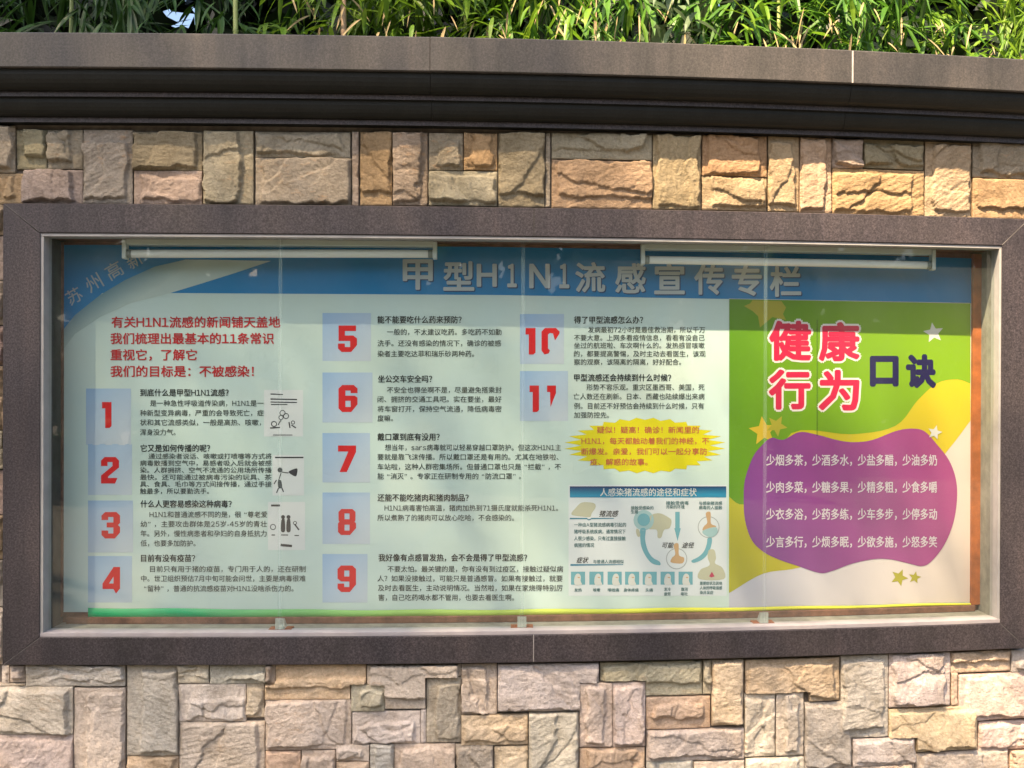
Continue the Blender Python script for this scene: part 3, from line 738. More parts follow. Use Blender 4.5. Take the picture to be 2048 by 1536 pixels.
body([('想当年，sars病毒就可以轻易穿越口罩防护。但这次H1N1主', 770, 1122, 895), ('要就是靠飞沫传播。所以戴口罩还是有用的。尤其在地铁啦、', 755, 1117, 914), ('车站啦，这种人群密集场所。但普通口罩也只是“拦截”，不', 755, 1122, 933.5), ('能“消灭”。专家正在研制专用的“防流口罩”。', 755, 1042, 952.5)])
heading('还能不能吃猪肉和猪肉制品？', 755, 937, 995.5)
body([('H1N1病毒害怕高温，猪肉加热到71摄氏度就能杀死H1N1。', 769, 1116, 1016), ('所以煮熟了的猪肉可以放心吃哈，不会感染的。', 755, 1028, 1035.5)])
heading('我好像有点感冒发热，会不会是得了甲型流感？', 757, 1054, 1115.5)
body([('不要太怕。最关键的是，你有没有到过疫区，接触过疑似病', 775, 1126, 1138), ('人？如果没接触过，可能只是普通感冒。如果有接触过，就要', 755, 1125, 1157), ('及时去看医生，主动说明情况。当然啦，如果在家烧得特别厉', 756, 1125, 1176), ('害，自己吃药喝水都不管用，也要去看医生啊。', 757, 1028, 1195)])
heading('得了甲型流感怎么办？', 1148, 1286, 640)
body([('发病最初72小时是最佳救治期，所以千万', 1176, 1410, 659.5, 12), ('不要大意。上网多看疫情信息，看看有没自己', 1148, 1409, 675.5, 12), ('坐过的航班啦、车次啊什么的。发热感冒咳嗽', 1148, 1409, 691, 12), ('的，都要提高警惕，及时主动去看医生，该观', 1148, 1411, 707.5, 12), ('察的观察，该隔离的隔离，好好配合。', 1148, 1362, 724, 12)])
heading('甲型流感还会持续到什么时候？', 1148, 1342, 755.5)
body([('形势不容乐观。重灾区墨西哥、美国，死', 1173, 1409, 774.5), ('亡人数还在刷新。日本、西藏也陆续爆出来病', 1147, 1409, 793), ('例。目前还不好预估会持续到什么时候，只有', 1148, 1408, 812), ('加强防控先。', 1148, 1218, 830)])
# three small cartoon cards: generic doctor-and-patient doodles
def Q(fx, fy, s, ox, oy): return (ox + fx / s, oy + fy / s)
INK = pmat('cartoon_ink', (.05, .05, .06)); CARD = pmat('card_white', (.84, .88, .90))
def circle(u, v_, r, n=14): return [(u + r * math.cos(k * math.tau / n), v_ + r * math.sin(k * math.tau / n)) for k in range(n)]
def ring(u, v_, r, t_): return [circle(u, v_, r), circle(u, v_, r - t_)]
def bar(a, b_, t_):
    dx, dy = b_[0] - a[0], b_[1] - a[1]; L = math.hypot(dx, dy) or 1; nx_, ny_ = -dy / L * t_ / 2, dx / L * t_ / 2
    return [(a[0] + nx_, a[1] + ny_), (b_[0] + nx_, b_[1] + ny_), (b_[0] - nx_, b_[1] - ny_), (a[0] - nx_, a[1] - ny_)]
card = shape('picture_card', [[(528, 780), (606, 780), (606, 873), (528, 873)]], D1, CARD, PO)
for L in (ring(565, 826, 6, 1.6), ring(572, 832, 6, 1.6), ring(562, 835, 5, 1.5), [bar((541, 788), (566, 789), 2)], [bar((541, 798), (594, 799), 2.4)], [bar((541, 804), (594, 805), 2)], [bar((542, 809), (575, 809), 2)],
          ring(548, 848, 6, 1.8), [bar((540, 856), (560, 855), 2.5)], [bar((556, 850), (562, 840), 2)], [bar((578, 844), (580, 856), 2.5)], ring(586, 845, 4, 1.5), [bar((583, 850), (592, 856), 2.5)], [bar((546, 870), (585, 870), 1.6)]):
    shape('doodle', L, D2, INK, card)
card = shape('picture_card', [[(545, 910), (608, 910), (608, 991), (545, 991)]], D1, CARD, PO)
for L in ([bar((550, 915), (607, 915), 3)], [circle(560, 940, 5)], [smooth_loop([(577, 944), (588, 938), (595, 938), (593, 951), (588, 952)], 4)], [bar((562, 946), (557, 962), 2)], [bar((563, 944), (577, 946), 2)],
          [smooth_loop([(556, 962), (562, 961), (564, 974), (557, 976)], 4)], [bar((557, 976), (553, 986), 2.2)], [bar((563, 974), (567, 984), 2.2)], [bar((553, 960), (548, 968), 2)]):
    shape('doodle', L, D2, INK, card)
card = shape('picture_card', [[(536, 1004), (610, 1004), (610, 1100), (536, 1100)]], D1, CARD, PO)
for L in ([bar((542, 1011), (560, 1011), 4)], [smooth_loop([(563, 1040), (569, 1038), (570, 1062), (562, 1062)], 4)], [smooth_loop([(574, 1040), (580, 1038), (581, 1062), (573, 1062)], 4)], [circle(566, 1034, 4)], [circle(577, 1034, 4)],
          ring(546, 1054, 6, 1.5), [bar((589, 1048), (598, 1060), 3)], ring(590, 1046, 4, 1.5), [bar((562, 1070), (576, 1070), 2)], [bar((589, 1071), (598, 1071), 2)], [bar((543, 1070), (550, 1070), 2)], [bar((561, 1090), (584, 1092), 5)]):
    shape('doodle', L, D2, INK, card)
# yellow burst
YEL = pmat('burst_yellow', (.80, .72, .008)); ORA = pmat('burst_text', (.62, .12, .07))
L = []; rb = random.Random(3)
for k in range(56):
    a = k / 56 * math.tau; q = 1.0 if k % 2 else .90 - .03 * rb.random()
    e = abs(math.cos(a)) ** 1.3; L.append((1290 + 150 * (1 - (1 - q) * (.35 + .9 * e)) * math.cos(a) * (1 + .08 * (k % 2) * e), 891 + 56 * (1 - (1 - q) * .8) * math.sin(a)))
bu = shape('yellow_burst', [L], D1, YEL, PO)
for s, a, b_, vv in (('疑似！疑高！确诊！新闻里的', 1194, 1398, 860), ('H1N1，每天都触动着我们的神经，不', 1163, 1418, 882), ('断爆发。亲爱，我们可以一起分享防', 1163, 1414, 903), ('疫、解惑的故事。', 1180, 1295, 924)):
    text(s, a, b_, vv, 13.5, ORA, bu, offset=.02)
# route-and-symptom chart
def Dg(x, y): return (1100 + x / 5.39, 930 + y / 5.39)
PAN = pmat('chart_paper', (.80, .86, .92)); CY = pmat('chart_cyan', (.16, .46, .56)); CYP = pmat('chart_pale_cyan', (.40, .62, .66)); SKIN = pmat('chart_beige', (.58, .58, .44)); ORG = pmat('chart_orange', (.66, .42, .22))
TEAL = pmat('chart_text', (.05, .18, .20)); GREY = pmat('chart_grey', (.46, .50, .52)); CRIM = pmat('chart_red', (.55, .05, .12))
chart = shape('chart_panel', [[Dg(200, 215), Dg(1905, 215), Dg(1905, 1410), Dg(200, 1410)]], D1, PAN, PO)
xx, zz = px(*Dg(220, 232), D2); x2, z2 = px(*Dg(220, 350), D2)
shape('chart_banner', [[Dg(213, 230), Dg(1900, 230), Dg(1900, 350), Dg(213, 350)]], D2, grad_mat('banner_print', (.006, .015, .13), (.02, .30, .52), (0, -1), xx, zz, (zz - z2) * .8), chart)
text('人感染猪流感的途径和症状', *[Dg(x, 0)[0] for x in (540, 1580)], Dg(0, 295)[1], 16, WHT, chart, offset=.02, fat=.0006, d=D3)
def ct(s, x0, x1, y, h, mat=TEAL, **k): text(s, Dg(x0, 0)[0], Dg(x1, 0)[0], Dg(0, y)[1], h, mat, chart, d=D3, **k)
ct('猪流感', 530, 740, 525, 12.5, BLK, shear=.3, offset=.02); ct('可能', 1210, 1335, 865, 11.5, BLK, shear=.3, offset=.02); ct('途径', 1420, 1555, 865, 11.5, BLK, shear=.3, offset=.02); ct('症状', 285, 415, 1025, 12, BLK, shear=.3, offset=.02)
ct('一种由A型猪流感病毒引起的', 260, 820, 645, 8.5, offset=.02); ct('猪呼吸系统疾病，通常情况下', 260, 815, 718, 8.5, offset=.02); ct('人很少感染，只有过直接接触', 260, 815, 792, 8.5, offset=.02); ct('病猪的情况', 260, 475, 865, 8.5, offset=.02)
ct('与普通人流感相似', 465, 795, 1042, 7.5, offset=.02); ct('接触受感染的', 872, 1115, 462, 7.5, offset=.02); ct('生猪', 872, 950, 505, 7.5, offset=.02)
ct('接触受病毒', 1250, 1495, 410, 7.5, offset=.02); ct('污染的环境', 1250, 1450, 452, 7.5, offset=.02); ct('与感染猪流感', 1605, 1855, 412, 7.5, offset=.02); ct('病毒的人接触', 1605, 1855, 460, 7.5, offset=.02)
for s, a, b_, y in (('发热', 262, 342, 1348), ('咳嗽', 465, 540, 1348), ('喉咙痛', 622, 745, 1348), ('身体疼痛', 795, 955, 1348), ('头痛', 1030, 1110, 1348), ('发冷', 1230, 1300, 1340), ('疲劳', 1230, 1300, 1390), ('腹泻', 1412, 1485, 1340), ('呕吐', 1412, 1485, 1390)):
    ct(s, a, b_, y, 7, offset=.02)
for s, a, b_, y in (('重要症状及其他', 1615, 1855, 1275), ('人体的呼吸道感', 1615, 1855, 1325), ('染并发症', 1615, 1760, 1375)): ct(s, a, b_, y, 7, offset=.02)
shape('chart_rule', [[Dg(213, 570), Dg(395, 570), Dg(420, 585), Dg(450, 570), Dg(690, 572), Dg(690, 580), Dg(450, 585), Dg(420, 598), Dg(395, 585), Dg(213, 585)]], D2, pmat('rule_blue', (.05, .25, .40)), chart)
shape('chart_rule', [[Dg(220, 1068), Dg(790, 1070), Dg(790, 1078), Dg(220, 1088)]], D2, pmat('rule_blue', (.05, .25, .40)), chart)
def cs(name, pts, mat, sm=4, d=None): return shape(name, [[Dg(*p) for p in L_] for L_ in pts], d or D2, mat, chart, sm)
cs('pig_head', [[(235, 510), (270, 470), (330, 410), (400, 400), (480, 415), (490, 460), (450, 520), (430, 560), (330, 555), (240, 540)]], SKIN)
cs('pig', [[(1060, 600), (1090, 540), (1180, 520), (1270, 560), (1310, 600), (1290, 680), (1230, 700), (1200, 780), (1160, 780), (1150, 700), (1060, 690), (1030, 640)]], SKIN)
cs('round_icon', [circle(1010, 595, 110, 24)], CYP, 0); cs('round_icon', [circle(1010, 590, 68, 20)], CY, 0, D3)
cs('hand_icon', [[(930, 690), (960, 700), (975, 760), (950, 775), (930, 740)]], SKIN)
cs('down_arrow', [[(1350, 505), (1398, 505), (1398, 680), (1410, 682), (1375, 820), (1340, 682), (1350, 680)]], CY, 0)
cs('curved_arrow', [[(975, 690), (1030, 690), (1025, 800), (1055, 920), (1110, 1000), (1180, 1040), (1185, 1080), (1100, 1060), (1030, 980), (985, 880), (972, 780)]], CY)
cs('curved_arrow', [[(1745, 790), (1735, 880), (1700, 960), (1640, 1020), (1550, 1055), (1525, 1030), (1600, 990), (1660, 930), (1690, 850), (1700, 790)]], CY)
for cx_, cy_, rr_ in ((1710, 670, 118), (1365, 1010, 115)):
    cs('round_icon', [circle(cx_, cy_, rr_, 24)], GREY, 0); cs('round_icon', [circle(cx_, cy_, rr_ - 10, 24)], PAN, 0, D2 - .0003)
    cs('figure', [[(cx_ - 30, cy_ - 150), (cx_ + 20, cy_ - 160), (cx_ + 25, cy_ - 40), (cx_ + 80, cy_ - 10), (cx_ + 60, cy_ + 50), (cx_ - 60, cy_ + 40), (cx_ - 50, cy_ - 10), (cx_ - 15, cy_ - 50)]], ORG, 4, D3)
cs('figure', [[(1660, 700), (1790, 670), (1800, 740), (1730, 780), (1650, 740)]], CYP, 4, D3 - .0003)
cs('torso_icon', [[(1710, 920), (1770, 915), (1790, 1000), (1780, 1060), (1860, 1110), (1875, 1230), (1610, 1230), (1620, 1130), (1720, 1080), (1700, 1000)]], SKIN)
cs('torso_icon', [[(1745, 1150), (1775, 1200), (1740, 1212), (1715, 1200)]], CRIM, 0, D3)
for k, cx_ in enumerate((302, 500, 697, 885, 1075, 1268, 1462)):
    cs('symptom_tile', [[(cx_ - 76, 1150), (cx_ + 76, 1150), (cx_ + 76, 1290), (cx_ - 76, 1290)]], CY, 0)
    dx = (0, 20, 15, 0, -10, 5, 8)[k]
    cs('symptom_face', [[(cx_ + dx - 34, 1290), (cx_ + dx - 40, 1225), (cx_ + dx - 22, 1180), (cx_ + dx + 8, 1172), (cx_ + dx + 30, 1200), (cx_ + dx + 28, 1250), (cx_ + dx + 40, 1290)]], WHT, 3, D3)
    cs('symptom_face', [[(cx_ + dx - 6, 1205), (cx_ + dx + 20, 1208), (cx_ + dx + 18, 1220), (cx_ + dx - 4, 1216)]], ORG, 0, D3 - .0003)
# green and purple end panel
def A7(x, y): return (1440 + x / 3.793, 580 + y / 3.793)
def A8(x, y): return (1440 + x / 3.793, 840 + y / 3.793)
xx, zz = px(1458, 900, D1)
LAV = grad_mat('panel_lavender', (.62, .62, .74), (.78, .66, .62), (1, 0), xx, zz, 1.0)  # lavender to warm pink paints in the light growing to the right
GRN = grad_mat('panel_green', (.115, .29, .006), (.23, .42, .008), (1, 0), xx, zz, .9)
YLW = grad_mat('panel_yellow', (.46, .44, .012), (.70, .54, .02), (1, 0), xx, zz, .95)
PUR = grad_mat('panel_purple', (.20, .045, .28), (.42, .07, .26), (1, .25), xx, zz, .95)  # left end darkened for shade, right end lightened for sun
strip('end_panel', lambda u: hb(u) - 1, lambda u: pbot(u) - 2, 1458, 1941, D1 - .0001, LAV, PO, 12)
def loop_dense(P, k=4):
    out = []
    for (a, b_), (c_, d_) in zip(P, P[1:] + P[:1]):
        for i in range(k): out.append((a + (c_ - a) * i / k, b_ + (d_ - b_) * i / k))
    return out
def curve_pts(P, k=5):
    n = len(P); out = []
    for i in range(n - 1):
        p0, p1, p2, p3 = (np.array(P[max(0, min(n - 1, i + j))], float) for j in (-1, 0, 1, 2))
        for s in range(k):
            t = s / k; out.append(tuple(.5 * ((2 * p1) + (-p0 + p2) * t + (2 * p0 - 5 * p1 + 4 * p2 - p3) * t * t + (-p0 + 3 * p1 - 3 * p2 + p3) * t ** 3)))
    return out + [P[-1]]
topY = curve_pts([A8(68, 580), A8(180, 640), A8(400, 500), A8(540, 100), A8(1000, 108), A8(1330, 45), A8(1500, -150), A8(1650, -280), A8(1800, -308), A8(1900, -275)])
botY = curve_pts([A8(1900, 5), A8(1720, 240), A8(1400, 600), A8(900, 1000), A8(600, 1120), A8(330, 1165), A8(100, 1295), A8(68, 1312)])
shape('yellow_swath', [topY + botY], D2, YLW, PO)
edge_top = [(u, hb(u)) for u in (1941, 1850, 1760, 1670, 1580, 1500, 1458.5)]
shape('green_field', [topY + edge_top], D2 - .0003, GRN, PO)
def star(u, v_, r, rot, k=.45):
    return [(u + (r if i % 2 == 0 else r * k) * math.sin(rot + i * math.pi / 5), v_ - (r if i % 2 == 0 else r * k) * math.cos(rot + i * math.pi / 5)) for i in range(10)]
OLI = pmat('star_olive', (.42, .38, .03)); GOLD = pmat('star_gold', (.66, .46, .03)); SW = pmat('star_white', (.74, .72, .70))
shape('star', [[(1488, 612), (1500, 607), (1505, 600.5), (1563, 602.5), (1572, 615), (1566, 628), (1572, 640), (1545, 634), (1520, 655), (1516, 632), (1505, 622)]], D3, OLI, PO)  # yellow star given in olive, with the shade over it in the colour
shape('star', [star(*A7(1620, 325), 21, -.15)], D3, SW, PO)
shape('star', [star(*A8(1630, 95), 15, .25)], D5 - .0006, SW, PO)
shape('star', [star(*A7(330, 1070), 30, -.12)], D3, GOLD, PO); shape('star', [star(*A7(430, 1030), 22, .5)], D3 - .0002, OLI, PO)
shape('star', [star(*A8(1360, 1195), 18, .4)], D3, OLI, PO); shape('star', [star(*A8(1478, 1195), 13, .2)], D3, OLI, PO)
blob = shape('purple_shape', [[A8(*p) for p in ((390, 135), (480, 150), (600, 92), (730, 110), (900, 155), (1030, 168), (1160, 150), (1330, 85), (1450, 65), (1550, 85), (1650, 190), (1740, 310), (1790, 450), (1798, 600), (1770, 780), (1700, 950), (1600, 1075), (1530, 1108), (1440, 1090), (1300, 1058), (1170, 1055), (1000, 1090), (850, 1145), (755, 1160), (600, 1110), (450, 1060), (330, 1000), (240, 910), (190, 760), (180, 600), (190, 450), (250, 280), (320, 190))]], D4, PUR, PO, 5)
LIL = pmat('lilac_text', (.68, .62, .70))
for s4, vy in ((('少烟多茶，', '少酒多水，', '少盐多醋，', '少油多奶'), 305), (('少肉多菜，', '少糖多果，', '少精多粗，', '少食多嚼'), 510), (('少衣多浴，', '少药多练，', '少车多步，', '少停多动'), 715), (('少言多行，', '少烦多眠，', '少欲多施，', '少怒多笑'), 925)):
    for s, (xa_, xb_) in zip(s4, ((350, 655), (700, 1000), (1045, 1340), (1385, 1645))):
        text(s, A8(xa_, 0)[0], A8(xb_, 0)[0], A8(0, vy)[1], 22, LIL, blob, d=D5, offset=.012, fat=.0012)
PNK = pmat('pink_print', (.64, .014, .075)); INDG = pmat('indigo_print', (.008, .004, .075)); HALO = pmat('halo_print', (.86, .78, .78))
for c, x0_, x1_, y0_, y1_ in (('健', 375, 690, 235, 535), ('康', 752, 1058, 245, 538), ('行', 372, 685, 605, 905), ('为', 750, 1056, 608, 912)):
    ua, va = A7(x0_, y0_); ub, vb = A7(x1_, y1_)
    for nm, mt_, ft, dd in (('title_halo', HALO, .0150, D3 - .0004), ('title_character', PNK, .0062, D4 - .0004)):
        text(c, ua + 2, ub - 2, (va + vb) / 2, vb - va - 4, mt_, PO, d=dd, fitbox=True, offset=0, fat=ft, name=nm)
for c, x0_, x1_, y0_, y1_ in (('口', 1142, 1350, 505, 728), ('诀', 1415, 1635, 492, 740)):
    ua, va = A7(x0_, y0_); ub, vb = A7(x1_, y1_)
    text(c, ua + 2, ub - 2, (va + vb) / 2, vb - va - 4, INDG, PO, d=D4, fitbox=True, offset=0, fat=.0078, name='title_character')
m, n, b = newmat('crease'); b.inputs['Base Color'].default_value = (.05, .12, .02, 1); b.inputs['Alpha'].default_value = .3
shape('crease', [[(1633, 640), (1636, 640), (1636, 872), (1633, 872)]], D5 - .0008, m, PO)
# curled lower edge of the banner, green running to yellow
x0_, _ = px(178, 1228, DP - .012); x1_, _ = px(1943, 1210, DP - .012)
EDGE = grad_mat('edge_print', (.01, .45, .17), (.70, .68, .05), (1, 0), x0_ + .4, 0, 2.0)
V = []; Fc = []; n_ = 50
for i in range(n_ + 1):
    u = 176 + (1943 - 176) * i / n_; th = 19 - 14 * i / n_
    for k, (dv, dd) in enumerate(((-th * .55, DP - .004), (-th * .2, DP - .012), (th * .2, DP - .014), (th * .5, DP - .008))):
        x, z = px(u, pbot(u) + dv + 2 + .8 * math.sin(i * .9), dd); V.append((x, dd, z))
for i in range(n_):
    for k in range(3): Fc.append((i * 4 + k, i * 4 + k + 1, (i + 1) * 4 + k + 1, (i + 1) * 4 + k))
eo = mesh('bottom_hem', V, Fc, EDGE, PO, smooth=True)

# ------------------------------------------------------------------ fluorescent lights
def cylx(x0, x1, d, z, r, n=14, dz=0.0):
    prof = [(d + r * math.cos(k * math.tau / n), z + r * math.sin(k * math.tau / n)) for k in range(n)]
    V, Fc = sweep(prof, x0, x1, .15)
    return [(x, dd, zz + dz * (x - x0) / (x1 - x0)) for x, dd, zz in V], Fc
def lamp(u0, u1, vt, vt2, label):
    d = .07
    x0, z0 = px(u0 + 6, vt, d); x1, z1 = px(u1 - 6, vt2, d); r = .0165
    t = empty('fluorescent_light', ((x0 + x1) / 2, float(bend((x0 + x1) / 2)) + d, IT - .02)); tag(t, label, 'light')
    zc = IT - .008
    v, f = boxs(x0 + .0, x1 - .0, d - .02, d + .035, zc - .024, zc, .003); mesh('housing', v, f, M['enamel'], t)
    v, f = cylx(x0, x1, d - .005, z0, r, dz=z1 - z0); mesh('tube', v, f, M['tube'], t, smooth=True)
    for xx_, zz_, s in ((x0, z0, -1), (x1, z1, 1)):
        a, b_ = sorted((xx_ + s * .001, xx_ + s * .016))
        v, f = boxs(a, b_, d - .024, d + .014, zz_ - .021, zc - .002, .004); mesh('lamp_holder', v, f, M['enamel'], t)
        a, b_ = sorted((xx_ - s * .001, xx_ - s * .018))
        v, f = cylx(a, b_, d - .005, zz_, r + .0012); mesh('end_cap', v, f, M['fix_dark'], t, smooth=True)
    return t
lamp(250, 872, 508, 508, 'white fluorescent tube light over the left half of the poster')
lamp(1283, 1866, 520, 531, 'white fluorescent tube light over the green panel end of the poster')

# ------------------------------------------------------------------ bamboo behind the coping
def blade(base, dr, nrm, L, Wd, droop, n=5):
    """one lance-shaped leaf with a folded midrib"""
    base = np.array(base, float); dr = np.array(dr, float); dr /= np.linalg.norm(dr)
    side = np.cross(dr, nrm); side /= (np.linalg.norm(side) + 1e-9); up = np.cross(side, dr)
    wp = [.12, .75, 1.0, .72, 0.0]; tp = [0, .14, .42, .74, 1.0]; V = []
    for t, w_ in zip(tp, wp):
        c = base + dr * L * t + np.array([0, 0, -1]) * droop * L * t * t
        V += [c - side * Wd / 2 * w_ + up * Wd * .12 * w_, c, c + side * Wd / 2 * w_ + up * Wd * .12 * w_]
    Fc = []
    for i in range(4):
        a = i * 3; Fc += [(a, a + 1, a + 4, a + 3), (a + 1, a + 2, a + 5, a + 4)]
    return V, Fc

LEAFM = {}
def leaf_mesh(kind, k):
    key = (kind, k)
    if key not in LEAFM:
        r = random.Random(k * 7 + 1); L = {'broad': .14}.get(kind, r.uniform(.11, .19)); Wd = {'broad': .036}.get(kind, r.uniform(.016, .027))
        V, Fc = blade((0, 0, 0), (1, 0, 0), (0, 0, 1), L, Wd, r.uniform(.05, .45))
        me = bpy.data.meshes.new('leaf'); me.from_pydata([tuple(p) for p in V], [], Fc)
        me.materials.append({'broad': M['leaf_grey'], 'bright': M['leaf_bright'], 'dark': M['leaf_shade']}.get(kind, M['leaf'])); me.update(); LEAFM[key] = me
    return LEAFM[key]

HOLES = [(358, 30, 52, 38)]
def hidden(x, y, z):
    """keep the gap of open sky at the left"""
    p = np.array([x, y, z]) - CAM; dd = p @ FW
    if dd < .1: return False
    u = 1024 + F * (p @ RT) / dd; v_ = 768 - F * (p @ UP) / dd
    return any(((u - a) / rx) ** 2 + ((v_ - b_) / ry) ** 2 < 1 for a, b_, rx, ry in HOLES) and random.random() < .93

def rnd_dir(r, down=.2):
    a = r.uniform(0, math.tau); return np.array([math.cos(a), math.sin(a) * .8 - .25, r.uniform(-.75, .35) - down])

def plant(u0, u1, label, kind, canes, n_leaf, n_fol, dens_mat, zmax=3.9, ymin=.24, ymax=1.1, name='bamboo', seed=1, down=.2, size=1.0):
    r = random.Random(seed); x0 = px(u0, 60, .4)[0]; x1 = px(u1, 60, .4)[0]; xm = (x0 + x1) / 2
    t = empty(name, (xm, float(bend(xm)) + .5, ZC - .06)); tag(t, label, name.replace('_', ' '))
    for (uc, dcane, rad, mat) in canes:
        xc = px(uc, 60, dcane)[0]; V = []; Fc = []; n = 10; zz = ZC - .08; k = 0; rings = []
        lean = r.uniform(-.02, .02)
        while zz < zmax + .8:
            for q, (dz, rr_) in enumerate(((0, 1.0), (.008, 1.22), (.016, 1.0), (.22, .96))):
                for j in range(n):
                    a = j * math.tau / n
                    V.append((xc + lean * (zz + dz - ZC) + rad * rr_ * math.cos(a), dcane + rad * rr_ * math.sin(a), zz + dz))
                rings.append(1)
            zz += .226
        for i in range(len(rings) - 1):
            for j in range(n): Fc.append((i * n + j, i * n + (j + 1) % n, (i + 1) * n + (j + 1) % n, (i + 1) * n + j))
        mesh('cane', V, Fc, mat, t, smooth=True)
    # individual leaves nearest the viewer
    c = 0
    while c < n_leaf:
        x = r.uniform(x0, x1); d = r.uniform(ymin - .1, ymin + .12); z = r.uniform(ZC + .02, ZC + .42); y = d + float(bend(x))
        c += 1
        if hidden(x, y, z): continue
        dirv = rnd_dir(r, down); me = leaf_mesh(kind, r.randrange(6)); o = bpy.data.objects.new('leaf', me); COL.objects.link(o)
        dv = Vector(dirv).normalized()
        z = max(z, ZC + .01 - dv.z * .17)
        q = dv.to_track_quat('X', 'Z'); o.rotation_mode = 'QUATERNION'; o.rotation_quaternion = q; o.location = (x, y, z)
        s = r.uniform(.75, 1.15) * size; o.scale = (s, s, s)
        o.parent = t; o.matrix_parent_inverse = Matrix.Translation(PW[t.name] * -1)
    if seed > 3:
        parts = []
        for _ in range(int((u1 - u0) / 9)):
            x = r.uniform(x0, x1); d = ymin - .03 + r.uniform(-.04, .2); z = ZC + r.uniform(.03, .35)
            parts.append(blade((x, d + float(bend(x)), z), (r.uniform(-.6, .6), r.uniform(-.5, .2), r.uniform(-1.2, -.2)), (0, -1, .3), r.uniform(.05, .13), r.uniform(.005, .011), .4))
        v, f = merge(*parts); mesh('dry_leaves', v, f, M['straw'], t, bent=False)['kind'] = 'stuff'
    # the mass of sprays behind
    parts = []
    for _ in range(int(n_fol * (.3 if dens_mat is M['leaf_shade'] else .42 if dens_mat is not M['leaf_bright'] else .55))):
        x = r.uniform(x0 - .1, x1 + .1); d = ymin + .06 + (ymax - ymin) * r.random(); z = ZC + (zmax - ZC) * r.random() ** 1.1 - .02; y = d + float(bend(x))
        if hidden(x, y, z): continue
        ax = rnd_dir(r, down); ax /= np.linalg.norm(ax)
        for k in range(r.choice([4, 5, 6, 7])):
            dv = ax + np.array([r.uniform(-.8, .8), r.uniform(-.6, .5), r.uniform(-.55, .25)])
            nn = np.array([r.uniform(-.5, .5), r.uniform(-.8, .2), 1.0])
            base = np.array([x, y, z]) + ax * .02 * k; L = r.uniform(.11, .21) * size
            base[2] += max(0, ZC - .03 - base[2] - dv[2] / np.linalg.norm(dv) * L + .3 * L)
            parts.append(blade(base, dv, nn, L, r.uniform(.014, .027) * size, r.uniform(.05, .5)))
    if parts:
        v, f = merge(*parts); o = mesh('foliage', v, f, dens_mat, t, bent=False); o['kind'] = 'stuff'
    return t

CG, CT = M['cane_green'], M['cane_tan']
M['leaf_shade'] = leaf_material('shaded_bamboo_leaf', (.016, .055, .007), (.045, .11, .014), .35)  # darker copy of the bamboo leaf, painting in the shade at the left
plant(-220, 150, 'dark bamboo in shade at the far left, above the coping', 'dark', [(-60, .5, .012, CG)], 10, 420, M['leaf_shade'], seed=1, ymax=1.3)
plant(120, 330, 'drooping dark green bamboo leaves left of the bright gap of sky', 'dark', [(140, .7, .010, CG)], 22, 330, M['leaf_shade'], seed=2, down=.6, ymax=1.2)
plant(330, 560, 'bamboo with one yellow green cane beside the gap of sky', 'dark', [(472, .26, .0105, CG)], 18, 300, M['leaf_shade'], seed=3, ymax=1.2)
plant(560, 800, 'bamboo with one tan cane and light green tufts at its foot', 'bright', [(688, .25, .0125, CT)], 50, 330, M['leaf_bright'], seed=4)
plant(800, 1060, 'bright green bamboo sprays directly right of the tan cane', 'bright', [(930, .7, .009, CG)], 60, 380, M['leaf_bright'], seed=5)
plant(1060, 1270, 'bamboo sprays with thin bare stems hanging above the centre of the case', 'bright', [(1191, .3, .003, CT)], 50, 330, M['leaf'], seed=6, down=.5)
plant(1270, 1400, 'broad pale leaved plant leaning over the coping edge', 'broad', [(1300, .3, .003, CT)], 34, 160, M['leaf_grey'], seed=7, name='broad_leaf_plant')
plant(1400, 1680, 'bamboo with long fan shaped sprays above dark shade, left of the pale coping joint', 'bright', [(1560, 1.3, .01, CG)], 50, 380, M['leaf'], seed=8)
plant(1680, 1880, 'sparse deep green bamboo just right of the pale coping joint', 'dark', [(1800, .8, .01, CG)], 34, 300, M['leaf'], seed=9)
plant(1860, 2300, 'fine leaved yellow green bamboo, brightest, at the far right', 'bright', [(2010, .9, .009, CG)], 60, 620, M['leaf_bright'], seed=10, size=.8)
# dry litter on the coping
parts = []; r = random.Random(21)
for _ in range(420):
    x = px(r.choice([r.uniform(980, 1120), r.uniform(1180, 1500), r.uniform(600, 2048)]), 70, .1)[0]; d = r.uniform(.0, .3)
    a = r.uniform(0, math.tau); parts.append(blade((x, d + float(bend(x)), ZC + r.uniform(.002, .02)), (math.cos(a), math.sin(a), r.uniform(0, .35)), (0, 0, 1), r.uniform(.03, .09), .005, .1))
v, f = merge(*parts); tag(mesh('leaf_litter', v, f, M['straw'], bent=False), 'dry straw coloured bamboo leaves fallen along the top of the coping', 'leaf litter', kind='stuff')
# hedge behind the bamboo, its inner shade painted as near black leaves
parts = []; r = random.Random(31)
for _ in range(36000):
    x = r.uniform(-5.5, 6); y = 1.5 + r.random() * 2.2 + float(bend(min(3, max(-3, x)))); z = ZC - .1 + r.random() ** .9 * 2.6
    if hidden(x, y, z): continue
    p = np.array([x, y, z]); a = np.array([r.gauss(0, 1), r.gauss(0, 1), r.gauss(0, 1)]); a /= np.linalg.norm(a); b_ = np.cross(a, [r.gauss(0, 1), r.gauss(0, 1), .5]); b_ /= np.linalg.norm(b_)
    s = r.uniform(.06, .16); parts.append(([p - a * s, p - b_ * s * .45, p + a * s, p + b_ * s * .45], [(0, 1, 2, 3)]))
v, f = merge(*parts); tag(mesh('hedge', v, f, M['leaf_dark'], bent=False), 'dense dark hedge filling the space behind the bamboo', 'hedge', kind='stuff')

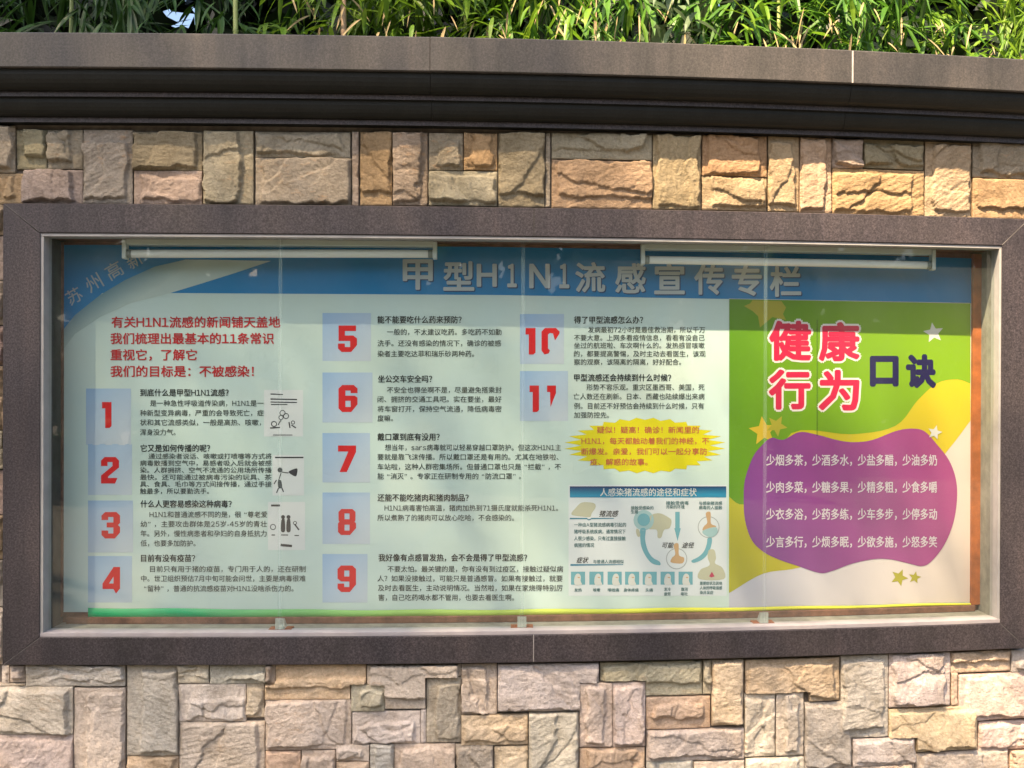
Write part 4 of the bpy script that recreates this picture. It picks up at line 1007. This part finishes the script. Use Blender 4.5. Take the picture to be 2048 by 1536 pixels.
# ------------------------------------------------------------------ shade tree standing in front of the wall, out of the picture
def tree(base, crowns, label, n_leaf, seed):
    r = random.Random(seed); t = empty('shade_tree', base); tag(t, label, 'tree')
    V = []; Fc = []; n = 12
    top = crowns[0][0]; steps = 8
    for i in range(steps + 1):
        q = i / steps; c = Vector(base).lerp(Vector((base[0] * .6 + top[0] * .4, base[1] * .6 + top[1] * .4, top[2])), q); rad = .32 * (1 - .7 * q)
        for j in range(n): V.append((c.x + rad * math.cos(j * math.tau / n), c.y + rad * math.sin(j * math.tau / n), c.z))
    for i in range(steps):
        for j in range(n): Fc.append((i * n + j, i * n + (j + 1) % n, (i + 1) * n + (j + 1) % n, (i + 1) * n + j))
    for c, R in crowns:
        s = Vector((base[0] * .75 + top[0] * .25, base[1] * .75 + top[1] * .25, top[2] * .55)); e = Vector(c); o_ = len(V)
        for i in range(5):
            q = i / 4; p = s.lerp(e, q); rad = .16 * (1 - .8 * q)
            for j in range(8): V.append((p.x + rad * math.cos(j * math.tau / 8), p.y + rad * math.sin(j * math.tau / 8), p.z))
        for i in range(4):
            for j in range(8): Fc.append((o_ + i * 8 + j, o_ + i * 8 + (j + 1) % 8, o_ + (i + 1) * 8 + (j + 1) % 8, o_ + (i + 1) * 8 + j))
    mesh('trunk', V, Fc, M['trunk'], t, bent=False, smooth=True)
    Pp = []; tot = sum(R ** 3 for c, R in crowns)
    for c, R in crowns:
        for _ in range(int(n_leaf * R ** 3 / tot)):
            d = np.array([r.gauss(0, 1), r.gauss(0, 1), r.gauss(0, 1)]); d /= np.linalg.norm(d); rad = R * r.random() ** .4
            p = np.array(c) + d * rad
            lum = mnoise.noise(Vector(p * 1.1))
            if lum < -.42 and rad > R * .7: continue
            a = np.array([r.gauss(0, 1), r.gauss(0, 1), r.gauss(0, 1)]); a /= np.linalg.norm(a); b_ = np.cross(a, [r.gauss(0, 1), r.gauss(0, 1), .5]); b_ /= np.linalg.norm(b_)
            s = r.uniform(.05, .085); Pp.append(([p - a * s, p - b_ * s * .6, p + a * s, p + b_ * s * .6], [(0, 1, 2, 3)]))
    v, f = merge(*Pp); o = mesh('crown', v, f, M['tree_leaf'], t, bent=False); o['kind'] = 'stuff'
def along(x, z, t): return tuple(np.array([x, 0, z]) + t * np.array(SUN_TO))
CR = [(along(-2.6, 2.2, 30), 2.7), (along(-1.3, .2, 29), 2.6), (along(1.0, -1.3, 30), 2.2), (along(2.8, -1.9, 31), 2.1), (along(-5.2, 1.0, 30), 2.6)]
tree((-12.0, -17.5, GZ), CR, 'tall broad crowned tree shading the left of the wall', 25000, 41)
CR2 = [(along(-2.9, 6.8, 28), 2.3), (along(-5.0, 5.5, 29), 2.4)]  # unseen crowns added to darken the bamboo at the left
tree((-16.5, -15.0, GZ), CR2, 'added second tree out of view, its dense crown shading the bamboo at the left', 24000, 43)

# row of trees added behind the viewer, blocks low sky and darkens the glass
parts = []; r = random.Random(77)
for _ in range(16000):
    x = r.uniform(-30, 30); hgt = 7.5 + 2.2 * math.sin(x * .55) + 1.2 * math.sin(x * 1.7 + 1); z = GZ + r.random() * hgt; y = -17 - r.random() * 3
    p = np.array([x, y, z]); a = np.array([r.gauss(0, 1), r.gauss(0, .5), r.gauss(0, 1)]); a /= np.linalg.norm(a); b_ = np.cross(a, [r.gauss(0, .3), 1, r.gauss(0, .3)]); b_ /= np.linalg.norm(b_)
    s = r.uniform(.25, .5); parts.append(([p - a * s, p - b_ * s * .6, p + a * s, p + b_ * s * .6], [(0, 1, 2, 3)]))
v, f = merge(*parts); tag(mesh('tree_row', v, f, M['tree_leaf'], bent=False), 'added row of green trees behind the viewer, blocking low sky light', 'trees', kind='stuff')
